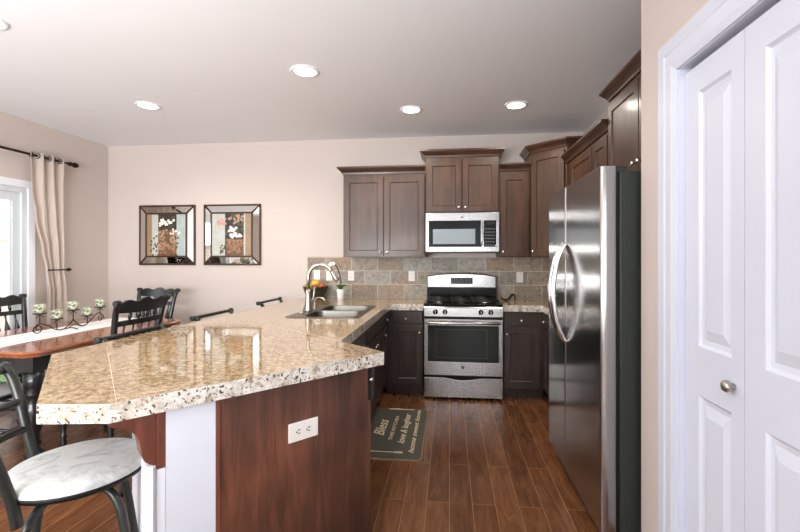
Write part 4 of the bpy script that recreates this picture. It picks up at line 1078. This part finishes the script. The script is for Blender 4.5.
# ------------------------------------------------------------------ dining chairs (local: faces +y)
def make_chair(label):
    o = thing('dining_chair', label, 'chair', (0, 0, 0), 0, 'black dining chairs')
    def post(s_): return smooth_path([(0.195*s_, -0.20, 0.0), (0.195*s_, -0.195, 0.25), (0.197*s_, -0.20, 0.46), (0.210*s_, -0.225, 0.70), (0.232*s_, -0.265, 0.93), (0.248*s_, -0.295, 1.015)], 4)
    for s_ in (-1, 1):
        p = post(s_); n_ = len(p)
        po = MB().tube(p, [0.017+0.005*math.sin(PI*i/(n_-1)) for i in range(n_)], 10).build('back_post', M['black_chair'], o)
        MB().lathe([(0.020, -0.022), (0.022, -0.012), (0.022, 0.012), (0.020, 0.022)], p[-1]+Vector((0, 0, 0.0)), 12, RY).build('scroll_tip', M['black_chair'], po)
        MB().lathe([(0.014, 0), (0.018, 0.03), (0.022, 0.06), (0.014, 0.075), (0.026, 0.09), (0.014, 0.105), (0.020, 0.16), (0.027, 0.24), (0.018, 0.30), (0.028, 0.32), (0.018, 0.335), (0.024, 0.36), (0.024, 0.445)], (0.185*s_, 0.19, 0), 14).build('front_leg', M['black_chair'], o)
    def bent(z, u): return -0.225-(z-0.70)*0.20-0.02*(1-u*u)
    def board(f0, f1, hw, th, n_=24):
        mb = MB(); vs = []; fs = []
        for i in range(n_+1):
            u = -1+2*i/n_; za = f0(u); zb = f1(u)
            for (z, d_) in ((za, -th), (zb, -th), (zb, th), (za, th)):
                vs.append((u*hw(z), bent(z, u)+d_, z))
        for i in range(n_):
            for q in range(4): fs.append((i*4+q, (i+1)*4+q, (i+1)*4+(q+1) % 4, i*4+(q+1) % 4))
        fs += [(0, 1, 2, 3), (n_*4+3, n_*4+2, n_*4+1, n_*4)]
        mb.add(vs, fs); return mb
    hw = lambda z: 0.205+(z-0.70)*0.11
    board(lambda u: 0.938+0.01*u*u, lambda u: 1.03-0.022*u*u+0.012*math.cos(u*2*PI*1.5), hw, 0.011).build('crest_rail', M['black_chair'], o)
    board(lambda u: 0.855, lambda u: 0.892, hw, 0.010).build('mid_rail', M['black_chair'], o)
    board(lambda u: 0.66, lambda u: 0.70, hw, 0.010).build('lower_rail', M['black_chair'], o)
    for i in range(5):
        u = -0.72+0.36*i; x = u*0.215
        MB().lathe([(0.0045, 0.0), (0.019, 0.02), (0.021, 0.035), (0.013, 0.075), (0.006, 0.12), (0.0075, 0.16)], (x, bent(0.77, u)+0.012, 0.698), 10, Matrix.Rotation(0.19, 3, 'X')).build('spindle', M['black_chair'], o)
    for i in range(4):
        u = -0.54+0.36*i; x = u*0.225
        MB().lathe([(0.006, -0.03), (0.013, -0.012), (0.013, 0.012), (0.006, 0.032)], (x, bent(0.92, u), 0.92), 10, Matrix.Rotation(0.19, 3, 'X')).build('bead', M['black_chair'], o)
    MB().prism(rrect(-0.215, -0.205, 0.215, 0.22, 0.04), 0.425, 0.452).build('seat_frame', M['black_chair'], o, 0.006)
    mb = MB(); n_ = 14; vs = []
    for j in range(n_+1):
        for i in range(n_+1):
            u = -1+2*i/n_; v_ = -1+2*j/n_
            z = 0.453+0.042*(1-u**4)*(1-v_**4); vs.append((0.19*u*(1-0.06*abs(v_)**3), 0.01+0.185*v_*(1-0.06*abs(u)**3), z))
    mb.add(vs, [(j*(n_+1)+i, j*(n_+1)+i+1, (j+1)*(n_+1)+i+1, (j+1)*(n_+1)+i) for j in range(n_) for i in range(n_)], True)
    mb.build('seat_cushion', M['cushion'], o, solid=0.003)
    for (a, b2) in (((-0.185, 0.19, 0.20), (-0.195, -0.197, 0.20)), ((0.185, 0.19, 0.20), (0.195, -0.197, 0.20)), ((-0.19, 0.0, 0.20), (0.19, 0.0, 0.20)), ((-0.185, 0.19, 0.27), (0.185, 0.19, 0.27))):
        MB().tube([a, b2], 0.010, 8).build('stretcher', M['black_chair'], o)
    return o
ch = make_chair('black spindle-back dining chair with its back to the peninsula, nearest the bar stools')
ch.location = (-2.545, -1.895, 0); ch.scale = (1, 1, 1.04); ch.rotation_euler = (0, 0, PI/2-0.03)
for lab, loc, rz in (('black dining chair at the far end of the table near the back wall', (-3.24, -0.72, 0), PI-0.12),
                     ('black dining chair on the window side of the cherry table', (-3.66, -1.53, 0), -PI/2-0.03),
                     ('black dining chair pushed in at the near end of the table, seat just in frame', (-3.14, -2.26, 0), 0.0)):
    c = copy_tree(ch); c.scale = (1, 1, 1); c['label'] = lab; c.location = loc; c.rotation_euler = (0, 0, rz)

# ------------------------------------------------------------------ bar stools (local: faces +x)
def make_stool(label):
    o = thing('bar_stool', label, 'bar stool', (0, 0, 0), 0, 'metal bar stools along the peninsula')
    n_ = 40
    MB().lathe([(0.02, 0.555), (0.185, 0.555), (0.208, 0.562), (0.217, 0.573), (0.215, 0.582)], seg=n_).build('seat_rim', M['black_matte'], o)
    MB().lathe([(0.214, 0.576), (0.216, 0.588), (0.208, 0.602), (0.18, 0.611), (0.10, 0.616), (0.001, 0.617)], seg=n_).build('seat_cushion', M['suede'], o)
    MB().lathe([(0.07, 0.515), (0.07, 0.554)], seg=20).build('swivel', M['black_matte'], o)
    for s_ in (-1, 1):
        pts = smooth_path([(-0.142, 0.158*s_, 0.500), (-0.155, 0.163*s_, 0.58), (-0.182, 0.178*s_, 0.69), (-0.208, 0.205*s_, 0.80), (-0.238, 0.232*s_, 0.885), (-0.262, 0.240*s_, 0.905)], 5)
        MB().tube(pts, 0.017, 12).build('back_post', M['stool_metal'], o)
    MB().tube([(-0.265, -0.262, 0.906), (-0.267, -0.15, 0.906), (-0.267, 0.15, 0.906), (-0.265, 0.262, 0.906)], 0.0135, 12).build('top_rail', M['stool_metal'], o)
    for s_ in (-1, 1): MB().lathe([(0.014, -0.014), (0.021, -0.010), (0.021, 0.010), (0.014, 0.014)], (-0.265, 0.262*s_, 0.906), 14, RX).build('rail_cap', M['stool_metal'], o)
    for z, x, w_ in ((0.79, -0.206, 0.200), (0.695, -0.186, 0.174)):
        MB().tube(smooth_path([(x, -w_, z), (x-0.045, -w_*0.5, z+0.004), (x-0.055, 0, z+0.006), (x-0.045, w_*0.5, z+0.004), (x, w_, z)], 5), 0.0125, 10).build('back_slat', M['stool_metal'], o)
    for a in (45, 135, 225, 315):
        ca, sa = math.cos(math.radians(a)), math.sin(math.radians(a))
        pts = smooth_path([(0.03*ca, 0.03*sa, 0.528), (0.11*ca, 0.11*sa, 0.526), (0.165*ca, 0.165*sa, 0.49), (0.195*ca, 0.195*sa, 0.41), (0.235*ca, 0.235*sa, 0.20), (0.265*ca, 0.265*sa, 0.008)], 5)
        lg = MB().tube(pts, 0.0145, 12).build('leg', M['stool_metal'], o)
        MB().lathe([(0.017, 0), (0.018, 0.018), (0.015, 0.02)], (0.2655*ca, 0.2655*sa, 0.0), 12).build('foot_cap', M['black_matte'], lg)
    MB().tube([(0.238*math.cos(a), 0.238*math.sin(a), 0.19) for a in [2*PI*i/40 for i in range(40)]], 0.010, 10, True).build('foot_ring', M['chrome'], o)
    return o
stl = make_stool('bar stool nearest the camera with round pale seat showing under the counter corner')
stl.location = (-1.335, -3.43, 0); stl.rotation_euler = (0, 0, math.radians(37)); stl.scale = (1, 1, 1.045)
for lab, loc, rz in (('bar stool behind the peninsula, in front of the black spindle-back chair', (-1.685, -2.40, 0), -0.04),
                     ('bar stool behind the peninsula, second from the back wall, rail right of the table end', (-1.675, -1.52, 0), -0.05),
                     ('bar stool behind the peninsula closest to the back wall, only rail in view', (-1.665, -0.42, 0), -0.03)):
    c = copy_tree(stl); c.scale = (1, 1, 1); c['label'] = lab; c.location = loc; c.rotation_euler = (0, 0, rz)
